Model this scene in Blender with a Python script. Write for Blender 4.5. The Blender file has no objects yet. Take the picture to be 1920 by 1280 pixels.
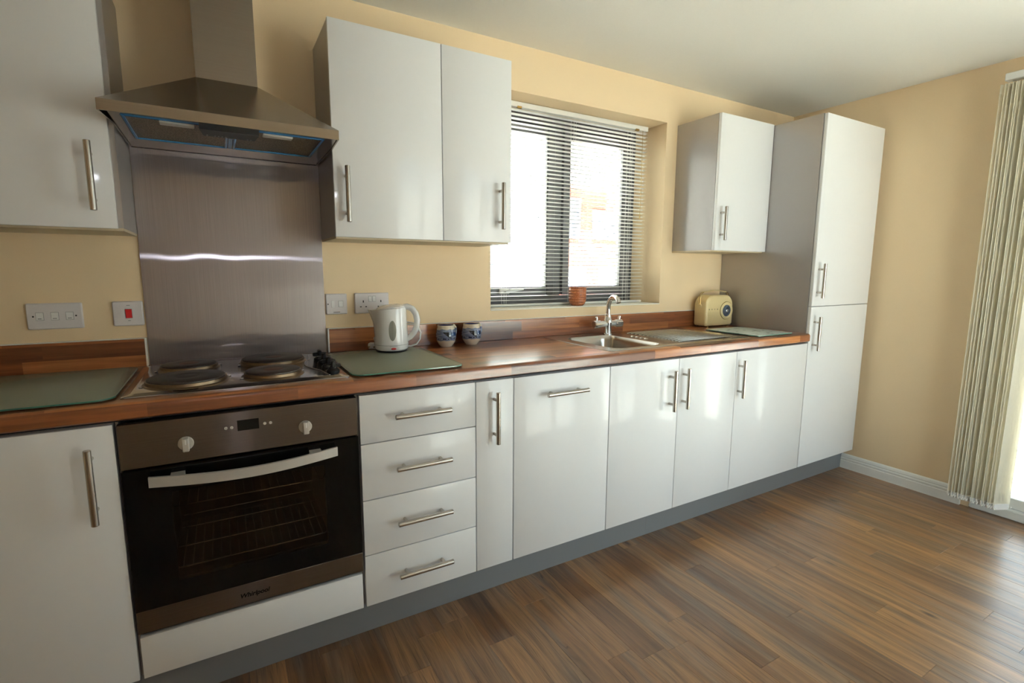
import bpy, bmesh, math, random
from mathutils import Vector, Matrix
random.seed(7)
S = bpy.context.scene
COL = S.collection
PI = math.pi

# ------------------------------------------------------------------ camera
CAM = (0.7065, -2.1558, 1.2588)
YAW, PITCH, ROLL, FPX = 0.5237, -0.1399, 0.0047, 942.93
cd = bpy.data.cameras.new('camera')
cam = bpy.data.objects.new('camera', cd)
COL.objects.link(cam)
cd.sensor_width = 36.0
cd.lens = 36.0 * FPX / 1920.0
cd.clip_start = 0.02
cd.clip_end = 300
_r = Vector((math.cos(YAW), -math.sin(YAW), 0))
_f = Vector((math.sin(YAW) * math.cos(PITCH), math.cos(YAW) * math.cos(PITCH), math.sin(PITCH)))
_u = _r.cross(_f)
_r2 = _r * math.cos(ROLL) + _u * math.sin(ROLL)
_u2 = -_r * math.sin(ROLL) + _u * math.cos(ROLL)
m = Matrix((_r2, _u2, -_f)).transposed().to_4x4()
m.translation = CAM
cam.matrix_world = m
S.camera = cam

# ------------------------------------------------------------------ world, sun, exposure
W = bpy.data.worlds.new('world')
S.world = W
W.use_nodes = True
wb = W.node_tree.nodes['Background']
wb.inputs['Color'].default_value = (0.82, 0.93, 1.05, 1)
wb.inputs['Strength'].default_value = 4.3
sd = bpy.data.lights.new('sun', 'SUN')
sd.energy = 145.0
sd.angle = 0.01
sd.color = (1.0, 0.95, 0.88)
sun = bpy.data.objects.new('sun', sd)
COL.objects.link(sun)
sun.rotation_euler = Vector((-0.03, 0.46, -0.89)).to_track_quat('-Z', 'Y').to_euler()
# the photographer's small flash, just above the lens: makes the thin streaks on the brushed steel
fd = bpy.data.lights.new('camera_flash', 'POINT')
fd.energy = 3.2
fd.shadow_soft_size = 0.014
fd.color = (0.85, 0.88, 1.0)
fo = bpy.data.objects.new('camera_flash', fd)
COL.objects.link(fo)
fo.location = (0.745, -2.20, 1.345)

S.view_settings.view_transform = 'Standard'
S.view_settings.look = 'None'
S.view_settings.gamma = 1.0
S.view_settings.use_curve_mapping = False
S.view_settings.exposure = 0.07


def portal(name, loc, rot, sx, sy):
    d = bpy.data.lights.new(name, 'AREA')
    d.shape = 'RECTANGLE'
    d.size, d.size_y = sx, sy
    d.energy = 1.0
    d.cycles.is_portal = True
    o = bpy.data.objects.new(name, d)
    COL.objects.link(o)
    o.location = loc
    o.rotation_euler = rot


# ------------------------------------------------------------------ dimensions (metres; back wall face y = 0, room towards -y)
ZC = 2.298                      # ceiling
XR, XL, YB = 4.151, -1.30, -2.95   # right wall, left wall, rear wall
FD = -0.592                     # base door faces
ZB, ZT = 0.15, 0.87             # base doors bottom / top
WT0, WT1 = 0.880, 0.923         # worktop
WIN = (1.831, 2.960, 1.068, 2.093)   # window opening x0 x1 z0 z1
DOOR = (-2.14, -1.16, 0.0, 2.12)    # glazed door opening in right wall y0 y1 z0 z1
RW = (2.15, 4.06, 0.0, 2.12)      # unseen rear-wall opening added to light the right side, x0 x1 z0 z1
portal('window_portal', (2.395, 0.30, 1.58), (-PI / 2, 0, 0), 1.13, 1.03)
portal('door_portal', (XR + 0.22, (DOOR[0] + DOOR[1]) / 2, 1.06), (0, PI / 2, 0), 2.1, 0.98)
portal('added_patio_portal', ((RW[0] + RW[1]) / 2, YB - 0.22, 1.06), (PI / 2, 0, 0), RW[1] - RW[0], 2.1)


# ------------------------------------------------------------------ mesh helpers
def finish(bm, name, mat, parent=None, smooth=False, loc=None):
    me = bpy.data.meshes.new(name)
    bmesh.ops.recalc_face_normals(bm, faces=bm.faces[:])
    bm.to_mesh(me)
    bm.free()
    if mat is not None:
        for mm in (mat if isinstance(mat, (list, tuple)) else [mat]):
            me.materials.append(mm)
    if smooth:
        me.shade_smooth()
        try:
            me.set_sharp_from_angle(angle=math.radians(38))
        except Exception:
            pass
    o = bpy.data.objects.new(name, me)
    COL.objects.link(o)
    if parent is not None:
        o.parent = parent
    if loc:
        o.location = loc
    return o


def bbox(bm, x0, x1, y0, y1, z0, z1, bev=0.0, seg=1):
    vs = [bm.verts.new((x, y, z)) for x in (x0, x1) for y in (y0, y1) for z in (z0, z1)]
    fs = []
    for q in ((0, 1, 3, 2), (4, 6, 7, 5), (0, 4, 5, 1), (2, 3, 7, 6), (0, 2, 6, 4), (1, 5, 7, 3)):
        fs.append(bm.faces.new([vs[i] for i in q]))
    if bev > 0:
        es = list({e for f in fs for e in f.edges})
        bmesh.ops.bevel(bm, geom=es, offset=bev, segments=seg, affect='EDGES', profile=0.5)


def box(name, mat, parent, x0, x1, y0, y1, z0, z1, bev=0.0, seg=1):
    """a box whose origin is its parent's (world coordinates minus parent location)"""
    off = parent_off(parent)
    bm = bmesh.new()
    bbox(bm, x0 - off.x, x1 - off.x, y0 - off.y, y1 - off.y, z0 - off.z, z1 - off.z, bev, seg)
    return finish(bm, name, mat, parent, smooth=bev > 0)


def parent_off(p):
    v = Vector((0, 0, 0))
    while p is not None:
        v += p.location
        p = p.parent
    return v


def basis(d):
    d = Vector(d).normalized()
    a = Vector((0, 0, 1)) if abs(d.z) < 0.9 else Vector((1, 0, 0))
    u = d.cross(a).normalized()
    return u, d.cross(u).normalized(), d


def btube(bm, pts, rad, n=12, caps=True):
    """swept round tube; rad a number or a list"""
    pts = [Vector(p) for p in pts]
    rads = rad if isinstance(rad, (list, tuple)) else [rad] * len(pts)
    rings = []
    u = None
    for i, p in enumerate(pts):
        d = (pts[min(i + 1, len(pts) - 1)] - pts[max(i - 1, 0)]).normalized()
        if u is None:
            u, v, _ = basis(d)
        else:
            u = (u - d * u.dot(d)).normalized()
            v = d.cross(u)
        rings.append([bm.verts.new(p + (u * math.cos(2 * PI * k / n) + v * math.sin(2 * PI * k / n)) * rads[i]) for k in range(n)])
    for a, b in zip(rings, rings[1:]):
        for k in range(n):
            bm.faces.new((a[k], a[(k + 1) % n], b[(k + 1) % n], b[k]))
    if caps:
        bm.faces.new(rings[0][::-1])
        bm.faces.new(rings[-1])


def bcyl(bm, p0, p1, r, n=20, bev=0.0):
    p0, p1 = Vector(p0), Vector(p1)
    if bev > 0:
        d = (p1 - p0).normalized()
        btube(bm, [p0, p0 + d * bev * .01, p0 + d * bev, p1 - d * bev, p1 - d * bev * .01, p1],
              [r - bev, r - bev * .99, r, r, r - bev * .99, r - bev], n)
    else:
        btube(bm, [p0, p1], r, n)


def blathe(bm, prof, n=40, cx=0, cy=0, sx=1.0, sy=1.0, closed_top=False):
    """prof: list of (r, z)"""
    rings = []
    for r, z in prof:
        if r < 1e-6:
            rings.append([bm.verts.new((cx, cy, z))])
        else:
            rings.append([bm.verts.new((cx + sx * r * math.cos(2 * PI * k / n), cy + sy * r * math.sin(2 * PI * k / n), z)) for k in range(n)])
    for a, b in zip(rings, rings[1:]):
        for k in range(n):
            k2 = (k + 1) % n
            if len(a) == 1 and len(b) == 1:
                continue
            if len(a) == 1:
                bm.faces.new((a[0], b[k2], b[k]))
            elif len(b) == 1:
                bm.faces.new((a[k], a[k2], b[0]))
            else:
                bm.faces.new((a[k], a[k2], b[k2], b[k]))


def bprism(bm, poly, axis, a0, a1):
    """poly: list of 2-D points extruded along axis ('x','y','z') from a0 to a1"""
    def P(p, a):
        return {'x': (a, p[0], p[1]), 'y': (p[0], a, p[1]), 'z': (p[0], p[1], a)}[axis]
    A = [bm.verts.new(P(p, a0)) for p in poly]
    B = [bm.verts.new(P(p, a1)) for p in poly]
    n = len(poly)
    bm.faces.new(A)
    bm.faces.new(B[::-1])
    for i in range(n):
        bm.faces.new((A[i], B[i], B[(i + 1) % n], A[(i + 1) % n]))


def rrect(x0, x1, y0, y1, r, n=6):
    pts = []
    for cx, cy, a in ((x1 - r, y1 - r, 0), (x0 + r, y1 - r, PI / 2), (x0 + r, y0 + r, PI), (x1 - r, y0 + r, 3 * PI / 2)):
        for k in range(n + 1):
            t = a + PI / 2 * k / n
            pts.append((cx + r * math.cos(t), cy + r * math.sin(t)))
    return pts


def loft(bm, loops, cap0=True, cap1=True):
    R = [[bm.verts.new(p) for p in lp] for lp in loops]
    n = len(R[0])
    for a, b in zip(R, R[1:]):
        for k in range(n):
            bm.faces.new((a[k], a[(k + 1) % n], b[(k + 1) % n], b[k]))
    if cap0:
        bm.faces.new(R[0][::-1])
    if cap1:
        bm.faces.new(R[-1])


def thing(name, label, cat, loc=(0, 0, 0), rotz=0.0, group=None):
    o = bpy.data.objects.new(name, None)
    o.empty_display_size = 0.1
    COL.objects.link(o)
    o.location = loc
    o.rotation_euler = (0, 0, rotz)
    o['label'] = label
    o['category'] = cat
    if group:
        o['group'] = group
    return o


def tag(o, label, cat, group=None):
    o['label'] = label
    o['category'] = cat
    if group:
        o['group'] = group
    return o


def struct(o, label=None):
    o['kind'] = 'structure'
    if label:
        o['label'] = label
    return o


def text(name, body, size, mat, parent, loc, rot, extrude=0.0002, shear=0.0, bold=0.0):
    c = bpy.data.curves.new(name, 'FONT')
    c.body = body
    c.size = size
    c.extrude = extrude
    c.shear = shear
    c.offset = bold
    c.align_x = 'CENTER'
    c.align_y = 'CENTER'
    t = bpy.data.objects.new(name + '_tmp', c)
    COL.objects.link(t)
    dg = bpy.context.evaluated_depsgraph_get()
    dg.update()
    me = bpy.data.meshes.new_from_object(t.evaluated_get(dg))
    bpy.data.objects.remove(t)
    bpy.data.curves.remove(c)
    me.materials.clear()
    me.materials.append(mat)
    o = bpy.data.objects.new(name, me)
    COL.objects.link(o)
    o.parent = parent
    o.location = Vector(loc) - parent_off(parent)
    o.rotation_euler = rot
    return o


# ------------------------------------------------------------------ material helpers
class NT:
    def __init__(self, name):
        self.m = bpy.data.materials.new(name)
        self.m.use_nodes = True
        self.t = self.m.node_tree
        self.b = self.t.nodes['Principled BSDF']
        self.out = self.t.nodes['Material Output']

    def n(self, typ, ins=None, **props):
        nd = self.t.nodes.new(typ)
        for k, v in props.items():
            setattr(nd, k, v)
        for k, v in (ins or {}).items():
            self.set(nd.inputs[k], v)
        return nd

    def set(self, sock, v):
        if isinstance(v, bpy.types.NodeSocket):
            self.t.links.new(v, sock)
        else:
            if hasattr(sock.default_value, '__len__') and not hasattr(v, '__len__'):
                v = [v] * len(sock.default_value)
            if hasattr(sock.default_value, '__len__') and len(sock.default_value) == 4 and len(v) == 3:
                v = list(v) + [1]
            sock.default_value = v

    def math(self, op, a, b=0.0, c=0.0):
        nd = self.n('ShaderNodeMath', operation=op)
        for i, v in enumerate((a, b, c)):
            self.set(nd.inputs[i], v)
        return nd.outputs[0]

    def mix(self, f, a, b, blend='MIX'):
        nd = self.n('ShaderNodeMix', data_type='RGBA', blend_type=blend)
        self.set(nd.inputs[0], f)
        self.set(nd.inputs[6], a)
        self.set(nd.inputs[7], b)
        return nd.outputs[2]

    def ramp(self, f, stops, interp='LINEAR'):
        nd = self.n('ShaderNodeValToRGB')
        nd.color_ramp.interpolation = interp
        el = nd.color_ramp.elements
        while len(el) < len(stops):
            el.new(0.5)
        for e, (p, c) in zip(el, stops):
            e.position = p
            e.color = (*c, 1) if len(c) == 3 else c
        self.set(nd.inputs[0], f)
        return nd.outputs[0]

    def obj(self):
        return self.n('ShaderNodeTexCoord').outputs['Object']

    def noise(self, vec, scale, detail=3, rough=0.5):
        nd = self.n('ShaderNodeTexNoise', {'Scale': scale, 'Detail': detail, 'Roughness': rough})
        self.set(nd.inputs['Vector'], vec)
        return nd.outputs['Fac']

    def scaled(self, vec, s, loc=(0, 0, 0)):
        nd = self.n('ShaderNodeMapping')
        self.set(nd.inputs['Vector'], vec)
        nd.inputs['Scale'].default_value = s
        self.set(nd.inputs['Location'], loc)
        return nd.outputs[0]

    def xyz(self, vec):
        nd = self.n('ShaderNodeSeparateXYZ')
        self.set(nd.inputs[0], vec)
        return nd.outputs

    def comb(self, x, y, z):
        nd = self.n('ShaderNodeCombineXYZ')
        for i, v in enumerate((x, y, z)):
            self.set(nd.inputs[i], v)
        return nd.outputs[0]

    def bump(self, h, strength=0.2, dist=0.001):
        nd = self.n('ShaderNodeBump', {'Strength': strength, 'Distance': dist})
        self.set(nd.inputs['Height'], h)
        self.set(self.b.inputs['Normal'], nd.outputs[0])

    def p(self, **kw):
        names = dict(color='Base Color', rough='Roughness', metal='Metallic', ior='IOR', coat='Coat Weight', coatr='Coat Roughness',
                     aniso='Anisotropic', anisor='Anisotropic Rotation', spec='Specular IOR Level', trans='Transmission Weight', alpha='Alpha',
                     tangent='Tangent', emit='Emission Color', emits='Emission Strength', sss='Subsurface Weight')
        for k, v in kw.items():
            self.set(self.b.inputs[names[k]], v)
        return self


def srgb(r, g, b):
    f = lambda c: c / 12.92 if c <= 0.04045 else ((c + 0.055) / 1.055) ** 2.4
    return (f(r / 255), f(g / 255), f(b / 255))


def plain(name, color, rough=0.5, metal=0.0, bump=0.0, bscale=200.0, var=0.03, **kw):
    t = NT(name)
    v = t.obj()
    nz = t.noise(v, bscale, 4)
    c = t.mix(nz, tuple(x * (1 - var) for x in color), tuple(min(1, x * (1 + var)) for x in color))
    t.p(color=c, rough=rough, metal=metal, **kw)
    if bump > 0:
        t.bump(nz, bump, 0.001)
    return t.m


M = {}
M['wall'] = plain('wall_paint', srgb(233, 209, 172), 0.75, bump=0.12, bscale=260)
M['ceiling'] = plain('ceiling_paint', srgb(240, 238, 230), 0.8, bump=0.08, bscale=180)
M['white_trim'] = plain('white_gloss_trim', srgb(238, 238, 234), 0.3)
M['sill'] = plain('sill_paint', srgb(248, 244, 232), 0.4)
M['door'] = plain('white_gloss_door', srgb(238, 238, 238), 0.42, bscale=40, var=0.01, coat=0.45, coatr=0.09)
M['carcass'] = plain('grey_carcass', srgb(172, 168, 166), 0.29, 0.58, bscale=500, var=0.04)
M['carcass_under'] = plain('beige_carcass', srgb(205, 190, 160), 0.5)
M['plinth'] = plain('grey_plinth', srgb(140, 142, 144), 0.38, 0.3, bscale=500, var=0.04)
M['black'] = plain('black_plastic', (0.010, 0.010, 0.011), 0.38, spec=0.25)
M['gap'] = plain('dark_gap', (0.02, 0.02, 0.02), 0.8)
M['blackglass'] = plain('black_glass', (0.004, 0.004, 0.004), 0.06, spec=0.22)
M['white_plastic'] = plain('white_plastic', srgb(232, 230, 228), 0.35)
M['switch_plate'] = plain('switch_plastic', srgb(222, 216, 216), 0.35)
M['kettle'] = plain('kettle_plastic', srgb(240, 238, 236), 0.16, coat=0.5, coatr=0.05)
M['red'] = plain('red_plastic', (0.45, 0.01, 0.012), 0.35)
M['grey_text'] = plain('grey_print', srgb(150, 150, 150), 0.5)
M['dark_text'] = plain('dark_print', srgb(45, 40, 38), 0.5)
M['frame'] = plain('anthracite_frame', srgb(88, 86, 88), 0.4, bscale=400)
M['pvc'] = plain('white_pvc', srgb(240, 242, 238), 0.3)
M['slat'] = plain('white_slat', srgb(246, 245, 240), 0.35)
M['radio'] = plain('cream_radio', srgb(224, 203, 152), 0.28, coat=0.3)
M['radio_dark'] = plain('radio_dial_grey', srgb(70, 78, 90), 0.3)
M['brass'] = plain('brass', srgb(190, 165, 110), 0.25, 1.0)
M['sealant'] = plain('white_sealant', srgb(235, 232, 225), 0.4)
M['bulb'] = plain('lamp_diffuser', srgb(215, 212, 205), 0.4)
M['film'] = plain('blue_film', srgb(44, 102, 150), 0.22)
M['enamel'] = plain('oven_enamel', (0.02, 0.018, 0.017), 0.35)
M['hotplate'] = plain('hotplate_iron', srgb(54, 45, 41), 0.46, bscale=90, var=0.2)
M['rust'] = plain('hotplate_centre', srgb(88, 52, 36), 0.5, bscale=120, var=0.2)
M['chrome'] = plain('chrome', (0.85, 0.85, 0.86), 0.05, 1.0)
M['handle'] = plain('brushed_nickel', srgb(190, 184, 176), 0.27, 1.0)
M['burnt'] = plain('burnished_trim', srgb(132, 114, 92), 0.38, 1.0, bscale=60, var=0.15)
M['knob'] = plain('silver_knob', srgb(200, 196, 190), 0.35, 0.3)


def steel(name, color, rough, aniso, brush, scale=1.0, wav=0.0, axis='x', tangent='Z'):
    """brush = direction of the brushing lines in object space"""
    t = NT(name)
    v = t.obj()
    s = {'x': (2, 300, 300), 'y': (300, 2, 300), 'z': (300, 300, 2)}[brush]
    nz = t.noise(t.scaled(v, s), scale, 3)
    big = t.noise(v, 7.0, 2)
    c = t.mix(t.math('MULTIPLY', nz, 0.6), tuple(x * 0.88 for x in color), tuple(min(1, x * 1.08) for x in color))
    t.p(color=c, metal=1.0, rough=t.math('ADD', rough - 0.03, t.math('MULTIPLY', big, 0.06)), aniso=aniso)
    if aniso > 0:
        tg = t.n('ShaderNodeTangent', direction_type='RADIAL', axis=tangent)
        t.p(tangent=tg.outputs[0])
    if wav > 0:
        t.bump(t.noise(v, 6.0, 1), wav, 0.02)
    return t.m


M['steel'] = steel('brushed_steel', srgb(190, 187, 184), 0.30, 0.0, 'x')
M['steel_h'] = steel('hood_steel', srgb(172, 162, 150), 0.25, 0.55, 'x', tangent='Z')
M['steel_hob'] = steel('hob_steel', srgb(200, 196, 199), 0.17, 0.0, 'x')
M['steel_sink'] = steel('sink_steel', srgb(196, 192, 186), 0.22, 0.0, 'x')


def brushed(name, c1, c2, nscale, spread_z, r, a, iso, mixf, wave=0.0):
    """brushed sheet facing the room: a tight lobe one way and a wide one the other, over a soft isotropic sheen"""
    t = NT(name)
    v = t.obj()
    nz = t.noise(t.scaled(v, nscale), 1.0, 3)
    c = t.mix(nz, c1, c2)
    smear = t.noise(v, 6.0, 4, 0.6)
    tg = t.n('ShaderNodeCombineXYZ', {0: 1.0, 1: 0.0, 2: 0.0})
    g1 = t.n('ShaderNodeBsdfAnisotropic', {'Roughness': r, 'Anisotropy': a, 'Rotation': 0.25 if spread_z else 0.0})
    g2 = t.n('ShaderNodeBsdfAnisotropic', {'Roughness': iso, 'Anisotropy': 0.0})
    t.set(g2.inputs['Roughness'], t.math('ADD', iso - 0.06, t.math('MULTIPLY', smear, 0.12)))
    for g in (g1, g2):
        t.set(g.inputs['Color'], c)
    t.set(g1.inputs['Tangent'], tg.outputs[0])
    if wave > 0:
        bn = t.n('ShaderNodeBump', {'Strength': wave, 'Distance': 0.01})
        t.set(bn.inputs['Height'], t.noise(t.scaled(v, (1, 1, 0.7)), 6.0, 1))
        t.set(g1.inputs['Normal'], bn.outputs[0])
    mx = t.n('ShaderNodeMixShader')
    mx.inputs[0].default_value = mixf
    t.t.links.new(g1.outputs[0], mx.inputs[1])
    t.t.links.new(g2.outputs[0], mx.inputs[2])
    t.t.nodes.remove(t.b)
    t.t.links.new(mx.outputs[0], t.out.inputs['Surface'])
    return t.m


M['splash'] = brushed('splashback_steel', srgb(138, 133, 134), srgb(166, 160, 161), (400, 1, 3), False, 0.115, -0.87, 0.42, 0.5, 0.10)
M['fascia'] = brushed('oven_fascia_steel', srgb(100, 91, 86), srgb(122, 113, 107), (3, 1, 500), True, 0.27, -0.74, 0.45, 0.3)


def stave_wood(name, dv=0.0):
    """printed butcher-block laminate: staves along x, width along y + z"""
    t = NT(name)
    v = t.obj()
    X, Y, Z = t.xyz(v)
    w = t.math('ADD', t.math('ADD', Y, Z), 10.0 + dv)
    row = t.math('FLOOR', t.math('DIVIDE', w, 0.048))
    rn = t.n('ShaderNodeTexWhiteNoise', noise_dimensions='1D')
    t.set(rn.inputs['W'], row)
    xx = t.math('DIVIDE', t.math('ADD', X, t.math('MULTIPLY', rn.outputs['Value'], 3.7)), 0.36)
    cell = t.math('FLOOR', xx)
    cn = t.n('ShaderNodeTexWhiteNoise', noise_dimensions='2D')
    t.set(cn.inputs['Vector'], t.comb(row, cell, 0.0))
    rnd = cn.outputs['Value']
    gv = t.comb(t.math('ADD', t.math('MULTIPLY', X, 2.2), t.math('MULTIPLY', rnd, 37.0)), t.math('MULTIPLY', w, 42.0), rnd)
    g1 = t.noise(gv, 1.4, 5, 0.6)
    g2 = t.noise(t.scaled(gv, (3, 5, 1)), 3.0, 4, 0.6)
    base = t.ramp(rnd, [(0.0, srgb(90, 50, 28)), (0.3, srgb(126, 73, 40)), (0.65, srgb(150, 91, 51)), (1.0, srgb(188, 126, 77))])
    dark = t.ramp(g1, [(0.30, (0.52, 0.44, 0.40)), (0.62, (1.08, 1.05, 1.0))])
    c = t.mix(1.0, base, dark, 'MULTIPLY')
    c = t.mix(t.math('MULTIPLY', g2, 0.5), c, t.mix(1.0, c, (0.62, 0.55, 0.5), 'MULTIPLY'))
    t.p(color=c, rough=t.math('ADD', 0.25, t.math('MULTIPLY', g2, 0.16)), coat=0.6, coatr=0.2)
    t.bump(g2, 0.05, 0.0005)
    return t.m


M['worktop'] = stave_wood('walnut_block_laminate')


def plank_wood():
    t = NT('floor_plank_wood')
    v = t.obj()
    oi = t.n('ShaderNodeObjectInfo').outputs['Random']
    X, Y, Z = t.xyz(v)
    o1 = t.math('MULTIPLY', oi, 53.0)
    gv = t.comb(t.math('ADD', t.math('MULTIPLY', X, 9.0), o1), t.math('ADD', t.math('MULTIPLY', Y, 1.0), o1), oi)
    warp = t.noise(gv, 2.0, 2)
    gv2 = t.comb(t.math('ADD', t.math('ADD', t.math('MULTIPLY', X, 30.0), t.math('MULTIPLY', warp, 1.6)), o1), t.math('ADD', t.math('MULTIPLY', Y, 1.4), o1), oi)
    g1 = t.noise(gv2, 1.3, 5, 0.65)
    g2 = t.noise(t.scaled(gv2, (9, 3, 1)), 1.5, 3, 0.6)
    pores = t.noise(t.scaled(gv2, (7, 1.6, 1)), 3.0, 2, 0.5)
    base = t.ramp(oi, [(0.0, srgb(106, 75, 47)), (0.35, srgb(134, 98, 62)), (0.7, srgb(158, 119, 77)), (1.0, srgb(126, 98, 70))])
    d = t.ramp(g1, [(0.26, (0.36, 0.33, 0.32)), (0.42, (0.74, 0.72, 0.72)), (0.55, (1.0, 0.98, 0.95)), (0.74, (1.42, 1.34, 1.22))])
    greyf = t.ramp(warp, [(0.48, (0, 0, 0)), (0.66, (0.55, 0.55, 0.55))])
    base = t.mix(greyf, base, srgb(122, 106, 90))
    c = t.mix(1.0, base, d, 'MULTIPLY')
    c = t.mix(t.ramp(pores, [(0.56, (0, 0, 0)), (0.70, (0.7, 0.7, 0.7))]), c, srgb(58, 42, 30))
    kn = t.n('ShaderNodeTexVoronoi', {'Scale': 1.0})
    t.set(kn.inputs['Vector'], t.comb(t.math('ADD', t.math('MULTIPLY', X, 6.0), o1), t.math('ADD', t.math('MULTIPLY', Y, 2.3), o1), 0.0))
    kf = t.ramp(kn.outputs['Distance'], [(0.02, (0.8, 0.8, 0.8)), (0.09, (0, 0, 0))])
    c = t.mix(kf, c, srgb(50, 34, 24))
    t.p(color=c, rough=t.math('ADD', 0.30, t.math('MULTIPLY', g2, 0.2)), spec=0.5, coat=0.6, coatr=0.22)
    t.bump(t.math('SUBTRACT', t.math('MULTIPLY', g2, 0.6), pores), 0.25, 0.0008)
    return t.m


M['plank'] = plank_wood()
M['subfloor'] = plain('subfloor', srgb(45, 33, 24), 0.7)


def thin_glass(name, tint, gloss=0.06, fog=0.0, fogc=(1, 1, 1)):
    t = NT(name)
    tr = t.n('ShaderNodeBsdfTransparent', {'Color': tint})
    gl = t.n('ShaderNodeBsdfGlossy', {'Color': (1, 1, 1, 1), 'Roughness': 0.02})
    fr = t.n('ShaderNodeFresnel', {'IOR': 1.45})
    mx = t.n('ShaderNodeMixShader')
    t.t.links.new(fr.outputs[0], mx.inputs[0])
    t.t.links.new(tr.outputs[0], mx.inputs[1])
    t.t.links.new(gl.outputs[0], mx.inputs[2])
    t.t.nodes.remove(t.b)
    t.t.links.new(mx.outputs[0], t.out.inputs['Surface'])
    return t.m


M['glass'] = thin_glass('window_glass', (0.93, 0.97, 0.95, 1))
M['oven_glass'] = thin_glass('oven_window_glass', (0.58, 0.55, 0.52, 1))


def board_glass(name, col, pattern=False, mixf=0.5):
    """frosted worktop saver: see-through, with a milky textured face"""
    t = NT(name)
    v = t.obj()
    nz = t.noise(v, 220.0, 3)
    c = col
    if pattern:
        sp = t.noise(v, 28.0, 3)
        c = t.mix(t.ramp(sp, [(0.60, (0, 0, 0)), (0.66, (0.6, 0.6, 0.6))]), col, srgb(110, 120, 120))
    t.p(color=c, rough=t.math('ADD', 0.16, t.math('MULTIPLY', nz, 0.14)), coat=0.0)
    t.bump(nz, 0.3, 0.0006)
    tr = t.n('ShaderNodeBsdfTransparent', {'Color': (0.72, 0.86, 0.78, 1)})
    mx = t.n('ShaderNodeMixShader')
    mx.inputs[0].default_value = mixf
    t.t.links.new(tr.outputs[0], mx.inputs[1])
    t.t.links.new(t.b.outputs[0], mx.inputs[2])
    t.t.links.new(mx.outputs[0], t.out.inputs['Surface'])
    return t.m


M['board'] = board_glass('frosted_green_glass', srgb(158, 165, 148), mixf=0.76)
M['board_pale'] = board_glass('patterned_pale_glass', srgb(214, 224, 216), True, 0.85)
M['edge_glass'] = plain('green_glass_edge', srgb(70, 120, 105), 0.12)


def fabric(name, col):
    t = NT(name)
    v = t.obj()
    nz = t.noise(t.scaled(v, (400, 400, 60)), 1.0, 2)
    c = t.mix(nz, tuple(x * .92 for x in col), col)
    t.p(color=c, rough=0.8)
    tl = t.n('ShaderNodeBsdfTranslucent')
    t.set(tl.inputs['Color'], c)
    mx = t.n('ShaderNodeMixShader')
    mx.inputs[0].default_value = 0.62
    t.t.links.new(t.b.outputs[0], mx.inputs[1])
    t.t.links.new(tl.outputs[0], mx.inputs[2])
    t.t.links.new(mx.outputs[0], t.out.inputs['Surface'])
    return t.m


M['vane'] = fabric('vane_fabric', srgb(250, 246, 234))


def filter_mesh():
    t = NT('grease_filter')
    v = t.obj()
    w = t.n('ShaderNodeTexVoronoi', {'Scale': 260.0})
    t.set(w.inputs['Vector'], v)
    c = t.ramp(w.outputs['Distance'], [(0.1, srgb(58, 48, 38)), (0.7, srgb(150, 132, 108))])
    t.p(color=c, rough=0.45, metal=0.7)
    t.bump(w.outputs['Distance'], 0.5, 0.002)
    return t.m


M['filter'] = filter_mesh()


def terracotta():
    t = NT('glazed_terracotta')
    v = t.obj()
    nz = t.noise(v, 120.0, 5, 0.7)
    c = t.ramp(nz, [(0.3, srgb(120, 62, 34)), (0.55, srgb(160, 92, 55)), (0.75, srgb(186, 122, 82))])
    t.p(color=c, rough=0.22, coat=0.4, coatr=0.1)
    return t.m


M['terracotta'] = terracotta()


def mug_mat():
    """hand-painted mug: cream glaze, wavy grey-blue band with a dark wedge and a blue headland. local -y faces out"""
    t = NT('mug_glaze')
    v = t.obj()
    X, Y, Z = t.xyz(v)
    wob = t.math('MULTIPLY', t.math('SUBTRACT', t.noise(v, 45.0, 2), 0.5), 0.014)
    z = t.math('ADD', Z, wob)
    band = t.math('MULTIPLY', t.math('GREATER_THAN', z, 0.029), t.math('LESS_THAN', z, 0.077))
    st = t.noise(t.scaled(v, (40, 40, 260)), 1.0, 3)
    blue = t.ramp(st, [(0.3, srgb(84, 96, 128)), (0.6, srgb(128, 138, 160)), (0.8, srgb(160, 168, 182))])
    front = t.math('LESS_THAN', Y, 0.0)
    # wedge hanging from z = .066, its lower edge falling to the right
    low = t.math('SUBTRACT', 0.066, t.math('MULTIPLY', t.math('ADD', X, 0.016), 0.85))
    wedge = t.math('MULTIPLY', t.math('MULTIPLY', t.math('LESS_THAN', Z, 0.067), t.math('GREATER_THAN', Z, low)),
                   t.math('MULTIPLY', t.math('LESS_THAN', X, 0.022), t.math('GREATER_THAN', X, -0.014)))
    wedge = t.math('MULTIPLY', wedge, front)
    head = t.math('MULTIPLY', t.math('MULTIPLY', t.math('LESS_THAN', Z, 0.065), t.math('GREATER_THAN', Z, 0.050)),
                  t.math('MULTIPLY', t.math('GREATER_THAN', X, 0.022), front))
    dots = t.math('MULTIPLY', t.math('MULTIPLY', t.math('LESS_THAN', Z, 0.042), t.math('GREATER_THAN', Z, 0.034)),
                  t.math('GREATER_THAN', t.noise(t.scaled(v, (130, 130, 260)), 1.0, 0), 0.60))
    c = t.mix(band, srgb(214, 202, 182), blue)
    c = t.mix(head, c, srgb(40, 66, 108))
    c = t.mix(wedge, c, srgb(26, 30, 38))
    c = t.mix(t.math('MULTIPLY', dots, band), c, srgb(34, 40, 62))
    t.p(color=c, rough=0.14, coat=0.5, coatr=0.05)
    return t.m


M['mug'] = mug_mat()
M['mug_in'] = plain('mug_cobalt_glaze', srgb(20, 26, 92), 0.12)


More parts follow.
